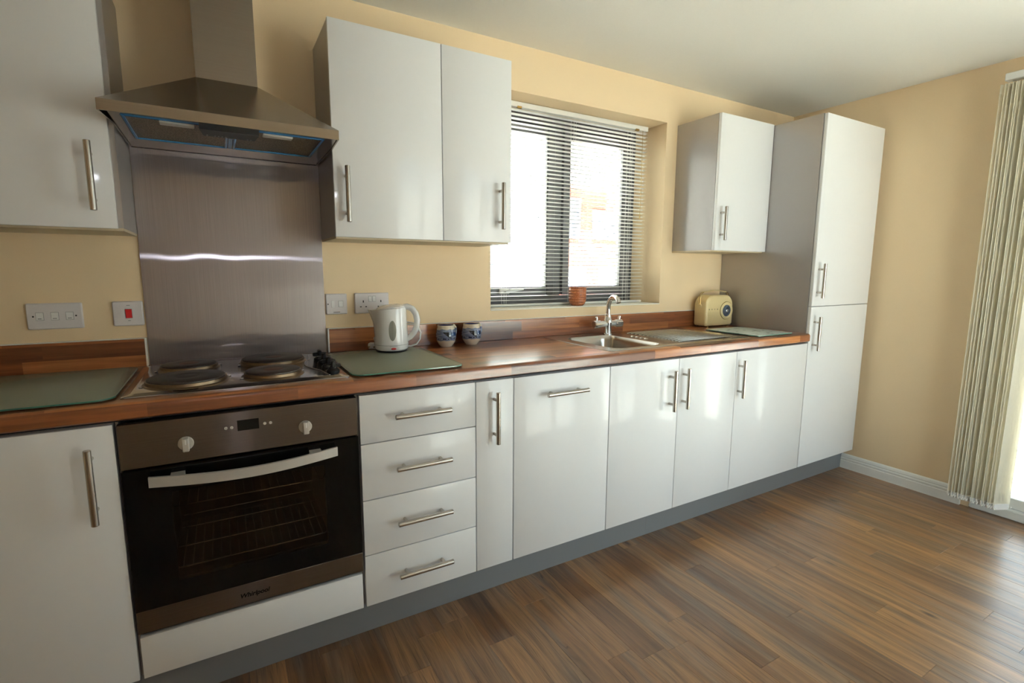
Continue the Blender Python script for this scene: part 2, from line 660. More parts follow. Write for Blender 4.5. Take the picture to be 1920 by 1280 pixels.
def brick_mat(name, c1, c2, mortar):
    t = NT(name)
    v = t.obj()
    X, Y, Z = t.xyz(v)
    b = t.n('ShaderNodeTexBrick', {'Color1': c1, 'Color2': c2, 'Mortar': mortar, 'Scale': 1.0, 'Mortar Size': 0.01, 'Brick Width': 0.22, 'Row Height': 0.075})
    t.set(b.inputs['Vector'], t.comb(X, Z, 0.0))
    t.p(color=b.outputs['Color'], rough=0.85)
    return t.m


M['brick'] = brick_mat('red_brick', srgb(158, 58, 46), srgb(140, 48, 38), srgb(170, 110, 95))
M['render'] = plain('white_render', srgb(236, 236, 236), 0.9, bscale=3)
M['far_window'] = plain('far_window_glass', srgb(120, 132, 170), 0.2)
M['far_frame'] = plain('far_white_frame', srgb(235, 235, 240), 0.6)
M['blue_panel'] = plain('blue_cladding', srgb(110, 120, 175), 0.6)
M['paving'] = plain('pale_paving', srgb(220, 218, 212), 0.9, bscale=2, var=0.1)

# ------------------------------------------------------------------ room shell
fl = struct(box('floor', M['subfloor'], None, XL - 0.2, XR + 0.02, YB - 0.2, 0.0, -0.06, -0.004), 'brown wood plank floor of the kitchen')
PW = 0.1016
K0 = -int((2.434 - XL) / PW)
joint = {0: -1.198, 2: -0.98, 3: -1.346, 4: -1.026, 6: -1.564, 8: -1.328, 10: -1.29, -1: -0.81, -3: -1.30, -5: -1.10, 1: -0.66}
y_near = -0.43
plank_cache = {}


def plank(x0, x1, y0, y1):
    key = (round(x1 - x0, 4), round(y1 - y0, 3))
    me = plank_cache.get(key)
    g = 0.0002
    if me is None:
        bm = bmesh.new()
        w, l = (x1 - x0) / 2 - g, (y1 - y0) / 2 - g
        bm_top = [(-w + .0004, -l + .0004), (w - .0004, -l + .0004), (w - .0004, l - .0004), (-w + .0004, l - .0004)]
        bm_bot = [(-w, -l), (w, -l), (w, l), (-w, l)]
        loft(bm, [[(a, b, -0.004) for a, b in bm_bot], [(a, b, -0.0005) for a, b in bm_bot], [(a, b, 0.0) for a, b in bm_top]])
        me = bpy.data.meshes.new('plank')
        bmesh.ops.recalc_face_normals(bm, faces=bm.faces[:])
        bm.to_mesh(me)
        bm.free()
        me.materials.append(M['plank'])
        plank_cache[key] = me
    o = bpy.data.objects.new('plank', me)
    COL.objects.link(o)
    o.parent = fl
    o.location = ((x0 + x1) / 2, (y0 + y1) / 2, 0)


k = K0
while True:
    x0 = 2.434 + k * PW
    if x0 >= XR - 0.002:
        break
    x1 = min(x0 + PW, XR)
    x0c = max(x0, XL)
    yj = joint.get(k, -0.5 - 0.914 * random.random())
    while yj < y_near - 0.914:
        yj += 0.914
    ys = [y_near]
    y = yj
    while y > YB:
        if ys[-1] - y > 0.05:
            ys.append(y)
        y -= 0.914
    ys.append(YB)
    for a, b in zip(ys, ys[1:]):
        plank(x0c, x1, b, a)
    k += 1

struct(box('ceiling', M['ceiling'], None, XL - 0.2, XR + 0.3, YB - 0.2, 0.32, ZC, ZC + 0.12))
# back wall with the window hole
bm = bmesh.new()
wx0, wx1, wz0, wz1 = WIN
for a in ((XL - 0.2, wx0, 0, ZC), (wx1, XR + 0.3, 0, ZC), (wx0, wx1, 0, wz0), (wx0, wx1, wz1, ZC)):
    bbox(bm, a[0], a[1], 0.0, 0.31, a[2], a[3])
bmesh.ops.remove_doubles(bm, verts=bm.verts[:], dist=1e-5)
struct(finish(bm, 'wall_back', M['wall']))
# right wall with the glazed door hole
bm = bmesh.new()
dy0, dy1, dz0, dz1 = DOOR
for a in ((YB - 0.2, dy0, 0, ZC), (dy1, 0.0, 0, ZC), (dy0, dy1, dz1, ZC)):
    bbox(bm, XR, XR + 0.28, a[0], a[1], a[2], a[3])
struct(finish(bm, 'wall_right', M['wall']))
struct(box('wall_left', M['wall'], None, XL - 0.2, XL, YB - 0.2, 0.0, 0, ZC))
# rear wall, behind the camera, with an unseen opening added for its light
bm = bmesh.new()
for a in ((XL, RW[0], 0, ZC), (RW[1], XR, 0, ZC), (RW[0], RW[1], RW[3], ZC)):
    bbox(bm, a[0], a[1], YB - 0.2, YB, a[2], a[3])
struct(finish(bm, 'wall_rear', M['wall']))
# skirting on the right wall: moulded profile
prof = [(0, 0), (-0.016, 0), (-0.016, 0.050), (-0.012, 0.054), (-0.0145, 0.060), (-0.0145, 0.066), (-0.010, 0.071), (-0.012, 0.077), (-0.008, 0.088), (-0.003, 0.094), (0, 0.095)]
bm = bmesh.new()
bprism(bm, [(XR + p[0], p[1]) for p in prof], 'y', -0.475, dy1 + 0.035)
struct(finish(bm, 'baseboard_right', M['white_trim']), 'white moulded skirting board along the cream right wall')
# window board
struct(box('trim_1', M['sill'], None, wx0, wx1, -0.004, 0.235, wz0 - 0.002, wz0 + 0.004, 0.0015), 'pale window board under the venetian blind')

# ------------------------------------------------------------------ kitchen window
w = bpy.data.objects.new('window_1', None)
COL.objects.link(w)
struct(w, 'dark grey framed two-pane kitchen window behind the blind')
FY0, FY1 = 0.235, 0.305
bm = bmesh.new()
for a in ((wx0, wx0 + .05, wz0, wz1), (wx1 - .05, wx1, wz0, wz1), (wx0 + .05, wx1 - .05, wz0, wz0 + .05), (wx0 + .05, wx1 - .05, wz1 - .055, wz1), (2.362, 2.412, wz0 + .05, wz1 - .055)):
    bbox(bm, a[0], a[1], FY0 + .01, FY1, a[2], a[3], 0.003)
finish(bm, 'window_frame', M['frame'], w, True)
for i, (a0, a1) in enumerate(((wx0 + .054, 2.358), (2.416, wx1 - .054))):
    z0, z1 = wz0 + .054, wz1 - .059
    bm = bmesh.new()
    s = 0.048
    for a in ((a0, a0 + s, z0, z1), (a1 - s, a1, z0, z1), (a0 + s, a1 - s, z0, z0 + s), (a0 + s, a1 - s, z1 - s, z1)):
        bbox(bm, a[0], a[1], FY0 - .004, FY0 + .05, a[2], a[3], 0.003)
    sash = finish(bm, 'sash', M['frame'], w, True)
    box('pane', M['glass'], sash, a0 + s - .004, a1 - s + .004, FY0 + .02, FY0 + .026, z0 + s - .004, z1 - s + .004)
    bm = bmesh.new()
    g = .004
    for a in ((a0 + s, a0 + s + g, z0 + s, z1 - s), (a1 - s - g, a1 - s, z0 + s, z1 - s)):
        bbox(bm, a[0], a[1], FY0 + .002, FY0 + .018, a[2], a[3])
    finish(bm, 'bead', M['frame'], sash)
    cxm = (a0 + a1) / 2
    bm = bmesh.new()
    bbox(bm, cxm - .14, cxm + .14, FY0 - .016, FY0 - .004, z1 - .034, z1 - .014, 0.003)
    finish(bm, 'trickle_vent', plain('vent_grey', srgb(120, 118, 120), 0.4) if i == 0 else bpy.data.materials['vent_grey'], sash, True)
bm = bmesh.new()
bbox(bm, 2.00, 2.06, FY0 - .02, FY0 - .004, wz0 + .066, wz0 + .092, 0.004)
btube(bm, [(2.03, FY0 - .02, wz0 + .079), (2.03, FY0 - .04, wz0 + .079), (2.06, FY0 - .046, wz0 + .085), (2.13, FY0 - .046, wz0 + .092)], [.008, .009, .009, .006], 10)
finish(bm, 'window_handle', M['white_plastic'], w, True)

# ------------------------------------------------------------------ glazed door on the right wall
d = bpy.data.objects.new('door_1', None)
COL.objects.link(d)
struct(d, 'white framed glazed patio door behind the vertical blind')
DX0, DX1 = XR + 0.005, XR + 0.075
bm = bmesh.new()
for a in ((dy0, dy0 + .06, 0.05, dz1), (dy1 - .04, dy1, 0.05, dz1), (dy0 + .06, dy1 - .06, dz1 - .06, dz1)):
    bbox(bm, DX0, DX1, a[0], a[1], a[2], a[3], 0.004)
bbox(bm, XR - .004, DX1, dy0, dy1, 0.0, 0.05, 0.006)
finish(bm, 'door_frame', M['pvc'], d, True)
for a0, a1 in ((dy0 + .065, dy1 - .042),):
    s = .055
    z0, z1 = .055, dz1 - .065
    bm = bmesh.new()
    for a in ((a0, a0 + s, z0, z1), (a1 - s, a1, z0, z1), (a0 + s, a1 - s, z0, z0 + s), (a0 + s, a1 - s, z1 - s, z1)):
        bbox(bm, DX0 + .008, DX1 - .006, a[0], a[1], a[2], a[3], 0.004)
    leaf = finish(bm, 'door_leaf', M['pvc'], d, True)
    box('pane', M['glass'], leaf, DX0 + .03, DX0 + .036, a0 + s - .004, a1 - s + .004, z0 + s - .004, z1 - s + .004)

# patio doors added behind the camera to let in sun and sky light
d = bpy.data.objects.new('added_rear_door', None)
COL.objects.link(d)
struct(d, 'white framed patio doors added unseen in the rear wall to let light in')
bm = bmesh.new()
for a in ((RW[0], RW[0] + .06, 0.03, RW[3]), (RW[1] - .06, RW[1], 0.03, RW[3]), (RW[0] + .06, RW[1] - .06, RW[3] - .06, RW[3]), (RW[0], RW[1], 0, .03)):
    bbox(bm, a[0], a[1], YB - .075, YB - .005, a[2], a[3])
finish(bm, 'door_frame', M['pvc'], d)
xm = (RW[0] + RW[1]) / 2
for a0, a1 in ((RW[0] + .065, xm - .004), (xm + .004, RW[1] - .065)):
    s = .075
    z0, z1 = .035, RW[3] - .065
    bm = bmesh.new()
    for a in ((a0, a0 + s, z0, z1), (a1 - s, a1, z0, z1), (a0 + s, a1 - s, z0, z0 + s), (a0 + s, a1 - s, z1 - s, z1)):
        bbox(bm, a[0], a[1], YB - .069, YB - .013, a[2], a[3], 0.004)
    leaf = finish(bm, 'door_leaf', M['pvc'], d, True)
    box('pane', M['glass'], leaf, a0 + s - .004, a1 - s + .004, YB - .045, YB - .039, z0 + s - .004, z1 - s + .004)

# ------------------------------------------------------------------ outside
gr = struct(box('ground', M['paving'], None, -30, 60, 0.6, 60, -1.55, -1.5))
gr2 = struct(box('ground', M['paving'], None, XR + 0.4, 60, -40, 0.6, -0.25, -0.2))
struct(box('ground', M['paving'], None, -30, XR + 0.4, -40, YB - 0.21, -0.25, -0.2))


def far_window(parent, x0, x1, y, z0, z1):
    bm = bmesh.new()
    t = 0.06
    for a in ((x0, x0 + t, z0, z1), (x1 - t, x1, z0, z1), (x0 + t, x1 - t, z0, z0 + t), (x0 + t, x1 - t, z1 - t, z1), ((x0 + x1) / 2 - .03, (x0 + x1) / 2 + .03, z0 + t, z1 - t)):
        bbox(bm, a[0], a[1], y - .06, y + .02, a[2], a[3])
    f = finish(bm, 'window', M['far_frame'], parent)
    box('pane', M['far_window'], f, x0 + t * .5, x1 - t * .5, y - .02, y + .01, z0 + t * .5, z1 - t * .5)


b1 = thing('apartment_block', 'white rendered apartment block outside the left window pane', 'building')
box('wall', M['render'], b1, -22.0, 11.98, 14.0, 20.0, -1.5, 11.0)
for z0, z1 in ((4.91, 5.6), (2.87, 3.58), (0.6, 1.4)):
    far_window(b1, 10.5, 11.2, 13.99, z0, z1)
far_window(b1, 8.3, 9.3, 13.99, 0.2, 1.6)
b2 = thing('apartment_block', 'red brick apartment block with white balconies outside the right window pane', 'building')
box('wall', M['brick'], b2, 12.0, 19.5, 15.5, 22.0, -1.5, 9.5)
box('balcony', M['far_frame'], b2, 12.1, 15.7, 14.6, 15.5, 4.75, 6.3)
box('balcony', M['blue_panel'], b2, 12.1, 14.4, 14.9, 15.5, 6.5, 7.4)
far_window(b2, 13.2, 14.2, 15.49, 2.6, 4.3)
far_window(b2, 14.9, 16.4, 15.49, 2.6, 3.9)
far_window(b2, 13.6, 14.6, 15.49, 0.1, 1.4)
far_window(b2, 15.3, 16.6, 15.49, 0.1, 1.4)


# ------------------------------------------------------------------ cabinets
def bar_handle(parent, x, y, z, length, vertical=True, r=0.0085):
    """x, z = centre of the bar, y = door face"""
    off = parent_off(parent)
    bm = bmesh.new()
    yb = y - 0.034
    h = length / 2
    ax = Vector((0, 0, 1)) if vertical else Vector((1, 0, 0))
    c = Vector((x, yb, z)) - off
    bcyl(bm, c - ax * h, c + ax * h, r, 20, 0.0012)
    for s in (-1, 1):
        q = c + ax * s * (h - 0.031)
        bcyl(bm, q, q + Vector((0, 0.034, 0)), 0.0055, 12)
    return finish(bm, 'handle', M['handle'], parent, True)


def panel(parent, name, x0, x1, z0, z1, y=FD, t=0.018, gap=0.0015):
    return box(name, M['door'], parent, x0 + gap, x1 - gap, y, y + t, z0 + gap, z1 - gap, 0.0014, 2)


def carcass(parent, x0, x1, y0, y1, z0, z1, open_front=False):
    return box('carcass', M['carcass'], parent, x0, x1, y0, y1, z0, z1)


CB = FD + 0.020      # carcass front of base units
X = dict(l=0.448, o0=0.452, o1=1.054, d0=1.054, d1=1.4626, n=1.618, w=2.0803, s1=2.4875, s2=2.8916, s3=3.4973, t=4.094)

c = thing('base_cabinet', 'white gloss base cabinet left of the oven with one vertical handle', 'cabinet', (-0.152 + .3, -0.3, ZB))
carcass(c, -0.152, X['l'], CB, -0.03, ZB, ZT)
dr = panel(c, 'door', -0.152, X['l'] + .001, ZB, ZT)
bar_handle(dr, 0.399, FD, 0.724, 0.195)

c = thing('drawer_unit', 'white gloss unit of four stacked drawers right of the oven', 'cabinet', ((X['d0'] + X['d1']) / 2, -0.3, ZB))
carcass(c, X['d0'], X['d1'], CB, -0.03, ZB, ZT)
zz = [ZB, 0.3301, 0.5196, 0.7088, ZT]
for z0, z1, zh in zip(zz, zz[1:], (0.2425, 0.429, 0.618, 0.793)):
    dr = panel(c, 'drawer_front', X['d0'] + .003, X['d1'], z0, z1)
    bar_handle(dr, 1.260, FD, zh, 0.193, False)

c = thing('pull_out_unit', 'narrow white gloss pull-out between the drawers and the wide door', 'cabinet', ((X['d1'] + X['n']) / 2, -0.3, ZB))
carcass(c, X['d1'], X['n'], CB, -0.03, ZB, ZT)
dr = panel(c, 'door', X['d1'] + .0005, X['n'] - .0005, ZB, ZT)
bar_handle(dr, 1.536, FD, 0.735, 0.191)

c = thing('dishwasher_unit', 'white gloss front with a level handle near its top edge, beside the narrow pull-out', 'cabinet', ((X['n'] + X['w']) / 2, -0.3, ZB))
carcass(c, X['n'], X['w'], CB, -0.03, ZB, ZT)
dr = panel(c, 'door', X['n'] + .001, X['w'] - .001, ZB, ZT)
bar_handle(dr, 1.846, FD, 0.794, 0.195, False)

c = thing('sink_cabinet', 'white gloss double-door base cabinet under the sink', 'cabinet', ((X['w'] + X['s2']) / 2, -0.3, ZB))
carcass(c, X['w'], X['s2'], CB, -0.565, ZB, ZT)
box('back_panel', M['carcass'], c, X['w'], X['s2'], -0.04, -0.02, ZB, ZT)
box('side_panel', M['carcass'], c, X['w'], X['w'] + .018, -0.565, -0.04, ZB, ZT)
box('side_panel', M['carcass'], c, X['s2'] - .018, X['s2'], -0.565, -0.04, ZB, ZT)
dr = panel(c, 'door', X['w'], X['s1'], ZB, ZT)
bar_handle(dr, 2.432, FD, 0.7285, 0.186)
dr = panel(c, 'door', X['s1'], X['s2'], ZB, ZT)
bar_handle(dr, 2.517, FD, 0.731, 0.188)

c = thing('base_cabinet', 'white gloss single-door base cabinet beside the tall cupboard', 'cabinet', ((X['s2'] + X['s3']) / 2, -0.3, ZB))
carcass(c, X['s2'], X['s3'], CB, -0.03, ZB, ZT)
dr = panel(c, 'door', X['s2'], X['s3'] - .002, ZB, ZT)
bar_handle(dr, 2.913, FD, 0.7325, 0.190)

TZ = 2.0815
c = thing('tall_cupboard', 'tall grey-sided larder cupboard with two white doors by the right wall', 'cabinet', ((X['s3'] + X['t']) / 2, -0.3, ZB))
carcass(c, X['s3'], X['t'], CB, -0.002, ZB, TZ)
box('filler_panel', M['carcass'], c, X['t'], XR - .001, CB + .02, CB + .038, ZB, TZ)
dr = panel(c, 'door', X['s3'] + .002, X['t'], ZB, 1.0707)
bar_handle(dr, 3.538, FD, 0.9215, 0.189)
dr = panel(c, 'door', X['s3'] + .002, X['t'], 1.0707, TZ)
bar_handle(dr, 3.538, FD, 1.211, 0.187)

# oven housing: frame round the oven and the white panel below it
c = thing('oven_housing', 'built-under oven housing with plain white panel beneath the oven', 'cabinet', ((X['o0'] + X['o1']) / 2, -0.3, ZB))
bm = bmesh.new()
o_ = parent_off(c)
for a in ((X['o0'] - .002, X['o0'] + .004, CB, -.03, ZB, ZT), (X['o1'] - .006, X['o1'] - .001, CB, -.03, ZB, ZT), (X['o0'] + .004, X['o1'] - .006, CB, -.03, ZB, ZB + .1)):
    bbox(bm, a[0] - o_.x, a[1] - o_.x, a[2] - o_.y, a[3] - o_.y, a[4] - o_.z, a[5] - o_.z)
finish(bm, 'carcass', M['carcass'], c)
panel(c, 'lower_panel', X['o0'] + .003, 1.050, ZB, 0.2736)

# plinth boards (join under the sink doors)
tag(box('plinth_board', M['plinth'], None, -0.16, 2.4055, -0.508, -0.492, 0.0005, ZB - .001), 'long grey plinth board below the oven and drawers', 'plinth')
tag(box('plinth_board', M['plinth'], None, 2.4065, XR - .001, -0.508, -0.492, 0.0005, ZB - .001), 'short grey plinth board below the sink end and tall cupboard', 'plinth')

# wall cabinets
UF, UZ0, UZ1 = -0.300, 1.3725, 2.0875


def wall_cab(label, x0, x1, doors, name='wall_cabinet'):
    c = thing(name, label, 'cabinet', ((x0 + x1) / 2, -0.15, UZ0))
    box('carcass', M['carcass'], c, x0, x1, UF + .020, -0.001, UZ0 + .004, UZ1)
    box('base_panel', M['carcass_under'], c, x0 + .001, x1 - .001, UF + .021, -0.001, UZ0 - .004, UZ0 + .004)
    for a, b, hx, hz, hl in doors:
        dr = panel(c, 'door', a, b, UZ0, UZ1, UF)
        bar_handle(dr, hx, UF, hz, hl)
    return c


wall_cab('white single-door wall cabinet left of the cooker hood', -0.130, 0.473, [(-0.130, 0.462, 0.416, 1.513, 0.187)])
wall_cab('white two-door wall cabinet between the cooker hood and the window', 1.070, 1.771, [(1.066, 1.4695, 1.108, 1.517, 0.188), (1.4695, 1.772, 1.717, 1.516, 0.184)])
wall_cab('grey-sided single-door wall cabinet between the window and the tall cupboard', 3.045, 3.495, [(3.043, 3.496, 3.081, 1.516, 0.178)])

# ------------------------------------------------------------------ worktop (rounded nose) with hole for the sink bowl
SB = (2.165, 2.470, -0.522, -0.125)   # bowl opening


def nose(yb):
    y0 = -0.601
    r = 0.014
    pts = [(yb, WT0), (y0 + .004, WT0), (y0, WT0 + .004)]
    for k in range(7):
        a = PI + (-PI / 2) * k / 6
        pts.append((y0 + r + r * math.cos(a), WT1 - r + r * math.sin(a)))
    pts.append((yb, WT1))
    return pts


bm = bmesh.new()
bprism(bm, nose(-0.001), 'x', -0.30, SB[0])
bprism(bm, nose(SB[2]), 'x', SB[0], SB[1])
bbox(bm, SB[0], SB[1], SB[3], -0.001, WT0, WT1)
bprism(bm, nose(-0.001), 'x', SB[1], X['s3'] - .001)
bmesh.ops.remove_doubles(bm, verts=bm.verts[:], dist=1e-5)
wt = tag(finish(bm, 'worktop', M['worktop'], None, True), 'walnut block-effect worktop running along the whole back wall', 'worktop')
box('gap_shade_strip', M['gap'], wt, -0.30, X['s3'] - .001, CB + .004, CB + .018, ZT, WT0)  # dark strip standing in for the shade in the gap below the worktop

# upstands with a white sealant line
UZ = 1.0185


def upstand(label, x0, x1, end):
    u = tag(box('upstand', M['worktop'], None, x0, x1, -0.018, -0.001, WT1, UZ, 0.0015), label, 'upstand')
    bm = bmesh.new()
    bbox(bm, x0, x1, -0.010, -0.0005, UZ, UZ + .003)
    if end:
        xe = x1 if end > 0 else x0
        bbox(bm, xe - .003, xe + .003, -0.020, -0.0005, WT1, UZ + .003, 0.001)
    finish(bm, 'sealant', M['sealant'], u)


upstand('walnut block-effect upstand behind the left glass board', -0.30, 0.468, 1)
upstand('long walnut block-effect upstand behind the kettle and sink', 1.0755, X['s3'] - .002, -1)

# ------------------------------------------------------------------ steel splashback
tag(box('splashback', M['splash'], None, 0.474, 1.069, -0.006, -0.0005, WT1 + .001, 1.68), 'brushed stainless steel splashback sheet behind the hob', 'splashback')

# ------------------------------------------------------------------ cooker hood
HX0, HX1, HY = 0.4765, 1.0655, -0.462
HB, HL = 1.660, 1.688
hd = thing('cooker_hood', 'stainless steel pyramid cooker hood over the hob', 'hood', (0.769, -0.2, HB))
ho = parent_off(hd)
off3 = lambda p: (p[0] - ho.x, p[1] - ho.y, p[2] - ho.z)
bm = bmesh.new()
cx0, cx1, cy = 0.683, 0.852, -0.262
hx0f, hx1f = 0.463, 1.0575
loft(bm, [[off3(p) for p in lp] for lp in (
    [(hx0f, HY, HL), (hx1f, HY, HL), (HX1, -0.31, HL), (HX1, -0.002, HL), (HX0, -0.002, HL), (HX0, -0.31, HL)],
    [(cx0, cy, 1.838), (cx1, cy, 1.838), (cx1, cy + .08, 1.838), (cx1, -0.002, 1.838), (cx0, -0.002, 1.838), (cx0, cy + .08, 1.838)])], True, True)
finish(bm, 'canopy', M['steel_h'], hd)
bm = bmesh.new()
t = 0.004
# rim: vertical band, open below
for a in ((hx0f, hx1f, HY, HY + t), (HX0, HX1, -0.006, -0.002)):
    bbox(bm, a[0] - ho.x, a[1] - ho.x, a[2] - ho.y, a[3] - ho.y, 0, HL - HB)
for xa, xb in ((hx0f, HX0), (hx1f, HX1)):
    sg = 1 if xa < .8 else -1
    for (p, q) in (((xa, HY + t), (xb, -0.31)), ((xb, -0.31), (xb, -0.006))):
        loft(bm, [[off3((p[0], p[1], z)), off3((q[0], q[1], z)), off3((q[0] + sg * t, q[1], z)), off3((p[0] + sg * t, p[1], z))] for z in (HB, HL)])
finish(bm, 'rim', M['steel_h'], hd)
bm = bmesh.new()
bprism(bm, [(cx0 - ho.x, cy - ho.y), (cx1 - ho.x, cy - ho.y), (cx1 - ho.x, -0.002 - ho.y), (cx0 - ho.x, -0.002 - ho.y)], 'z', 1.836 - ho.z, ZC - ho.z - .001)
finish(bm, 'chimney', M['steel_h'], hd)
# underside tray: steel border with two grease filters
bm = bmesh.new()
zt0, zt1 = HB + .004, HB + .010
for a in ((HX0 + .005, 0.505, -0.44, -0.006), (1.022, HX1 - .005, -0.44, -0.006), (0.505, 1.022, HY + .005, -0.428), (0.505, 1.022, -0.140, -0.006)):
    bbox(bm, a[0] - ho.x, a[1] - ho.x, a[2] - ho.y, a[3] - ho.y, zt0 - ho.z, zt1 - ho.z)
finish(bm, 'tray', M['steel_h'], hd)
for x0, x1 in ((0.507, 0.757), (0.772, 1.020)):
    f = box('grease_filter', M['filter'], hd, x0 + .008, x1 - .008, -0.420, -0.150, HB + .005, HB + .012)
    bm = bmesh.new()
    fo_ = parent_off(f)
    for a in ((x0, x0 + .008, -.428, -.142), (x1 - .008, x1, -.428, -.142), (x0 + .008, x1 - .008, -.428, -.420), (x0 + .008, x1 - .008, -.150, -.142)):
        bbox(bm, a[0] - fo_.x, a[1] - fo_.x, a[2] - fo_.y, a[3] - fo_.y, HB + .001 - fo_.z, HB + .013 - fo_.z, 0.001)
    finish(bm, 'blue_film', M['film'], f)
box('filter_latch', M['film'], hd, 0.757, 0.772, -0.40, -0.142, HB + .002, HB + .010, 0.002)
for x0 in (0.59, 0.848):
    box('lamp_cover', M['bulb'], hd, x0, x0 + .082, -0.415, -0.385, HB - .003, HB + .005, 0.002)
bm = bmesh.new()
loft(bm, [[off3(p) for p in ((0.684, -0.456, z), (0.834, -0.456, z), (0.834 - i * .008, -0.378, z), (0.684 + i * .008, -0.378, z))] for i, z in ((0, HB + .006), (1, HB - .016))])
cp = finish(bm, 'control_panel', M['black'], hd)
for i, xx in enumerate((0.702, 0.722, 0.731, 0.740, 0.749, 0.806, 0.815)):
    bm = bmesh.new()
    bcyl(bm, off3((xx, -0.390, HB - .0168)), off3((xx, -0.390, HB - .0150)), 0.0022, 10)
    finish(bm, 'button', M['grey_text'], cp)

# ------------------------------------------------------------------ hob
HBX0, HBX1, HBY0, HBY1 = 0.462, 1.043, -0.560, -0.058
hb = thing('hob', 'stainless steel electric hob with four solid hotplates below the splashback', 'hob', ((HBX0 + HBX1) / 2, (HBY0 + HBY1) / 2, WT1))
bo = parent_off(hb)
L = lambda x, y, z: (x - bo.x, y - bo.y, z - bo.z)


def rr3(i, z, r):
    return [L(p[0], p[1], z) for p in rrect(HBX0 + i, HBX1 - i, HBY0 + i, HBY1 - i, r, 5)]


bm = bmesh.new()
loft(bm, [rr3(0, WT1 + .0005, .014), rr3(0, WT1 + .004, .014), rr3(.003, WT1 + .006, .012), rr3(.014, WT1 + .0065, .012), rr3(.020, WT1 + .010, .012)])
finish(bm, 'hob_plate', M['steel_hob'], hb, True)
ZH = WT1 + .010
for x, y, r, rust in ((0.605, -0.435, 0.098, 0), (0.600, -0.195, 0.078, 1), (0.853, -0.195, 0.098, 1), (0.833, -0.440, 0.078, 1)):
    x0, y0, z0 = L(x, y, ZH)
    bm = bmesh.new()
    blathe(bm, [(r + .012, z0), (r + .011, z0 + .0015), (r + .005, z0 + .004), (r + .004, z0 + .012), (r + .0005, z0 + .0125), (r + .0005, z0 + .004)], 48, x0, y0)
    ring = finish(bm, 'hotplate_ring', M['burnt'], hb, True)
    bm = bmesh.new()
    blathe(bm, [(r, z0 + .003), (r, z0 + .016), (r - .003, z0 + .018), (0.034, z0 + .0185), (0.030, z0 + .0175), (0, z0 + .0175)], 48, x0, y0)
    hp = finish(bm, 'hotplate', M['hotplate'], hb, True)
    bm = bmesh.new()
    blathe(bm, [(0.029, z0 + .0176), (0.027, z0 + .0180), (0, z0 + .0180)], 32, x0, y0)
    finish(bm, 'centre_disc', M['rust'] if rust else M['hotplate'], hp, True)
    for a in (0.3, PI + 0.3):
        bm = bmesh.new()
        bcyl(bm, (x0 + (r + .014) * math.cos(a), y0 + (r + .014) * math.sin(a), z0), (x0 + (r + .014) * math.cos(a), y0 + (r + .014) * math.sin(a), z0 + .0025), .006, 12, .001)
        finish(bm, 'lug', M['steel_hob'], ring, True)
bm = bmesh.new()
pts = [L(x, y, ZH + .0005) for x, y in ((0.985, -0.085), (0.972, -0.20))] + [L(0.972 - 0.03 * math.sin(PI * k / 12), -0.20 - 0.24 * k / 12, ZH + .0005) for k in range(1, 13)] + [L(0.985, -0.535, ZH + .0005)]
btube(bm, pts, 0.0018, 8)
finish(bm, 'control_zone_ridge', M['steel_hob'], hb, True)
for i in range(4):
    x0, y0, z0 = L(1.004, -0.235 - 0.083 * i, ZH)
    bm = bmesh.new()
    blathe(bm, [(0.021, z0), (0.021, z0 + .005), (0.018, z0 + .008), (0.013, z0 + .012), (0.012, z0 + .020), (0, z0 + .020)], 28, x0, y0)
    bbox(bm, x0 - .024, x0 + .024, y0 - .007, y0 + .007, z0 + .014, z0 + .027, .003)
    bbox(bm, x0 - .006, x0 + .006, y0 - .016, y0 + .016, z0 + .014, z0 + .036, .003)
    finish(bm, 'knob', M['black'], hb, True)

# ------------------------------------------------------------------ oven
ov = thing('oven', 'built-in electric oven with steel fascia and black glass door', 'oven', (0.752, FD, 0.28))
oo = parent_off(ov)
OX0, OX1 = 0.4545, 1.0505
OF = FD - 0.004
fa = box('control_fascia', M['fascia'], ov, OX0, OX1, OF, OF + .02, 0.746, 0.866, 0.0015)
dsp = box('display', M['blackglass'], ov, 0.722, 0.776, OF - .0012, OF + .002, 0.811, 0.841)
for x in (0.694, 0.708, 0.791, 0.806):
    bm = bmesh.new()
    bcyl(bm, (x - oo.x, OF - .003 - oo.y, 0.823 - oo.z), (x - oo.x, OF + .001 - oo.y, 0.823 - oo.z), .0042, 16, .001)
    finish(bm, 'button', M['knob'], ov, True)
for x in (0.599, 0.898):
    z = 0.797
    bm = bmesh.new()
    bcyl(bm, (x - oo.x, OF - .005 - oo.y, z - oo.z), (x - oo.x, OF + .001 - oo.y, z - oo.z), .0185, 36, .0015)
    bbox(bm, x - .008 - oo.x, x + .008 - oo.x, OF - .022 - oo.y, OF - .004 - oo.y, z - .0185 - oo.z, z + .0175 - oo.z, .002)
    kb = finish(bm, 'knob', M['knob'], ov, True)
    box('pointer', M['white_plastic'], kb, x - .001, x + .002, OF - .0228, OF - .0215, z + .002, z + .016)
    bm = bmesh.new()
    bcyl(bm, (x - oo.x, OF - .0008 - oo.y, z + .030 - oo.z), (x - oo.x, OF + .001 - oo.y, z + .030 - oo.z), .0012, 10)
    finish(bm, 'index_mark', M['dark_text'], ov)
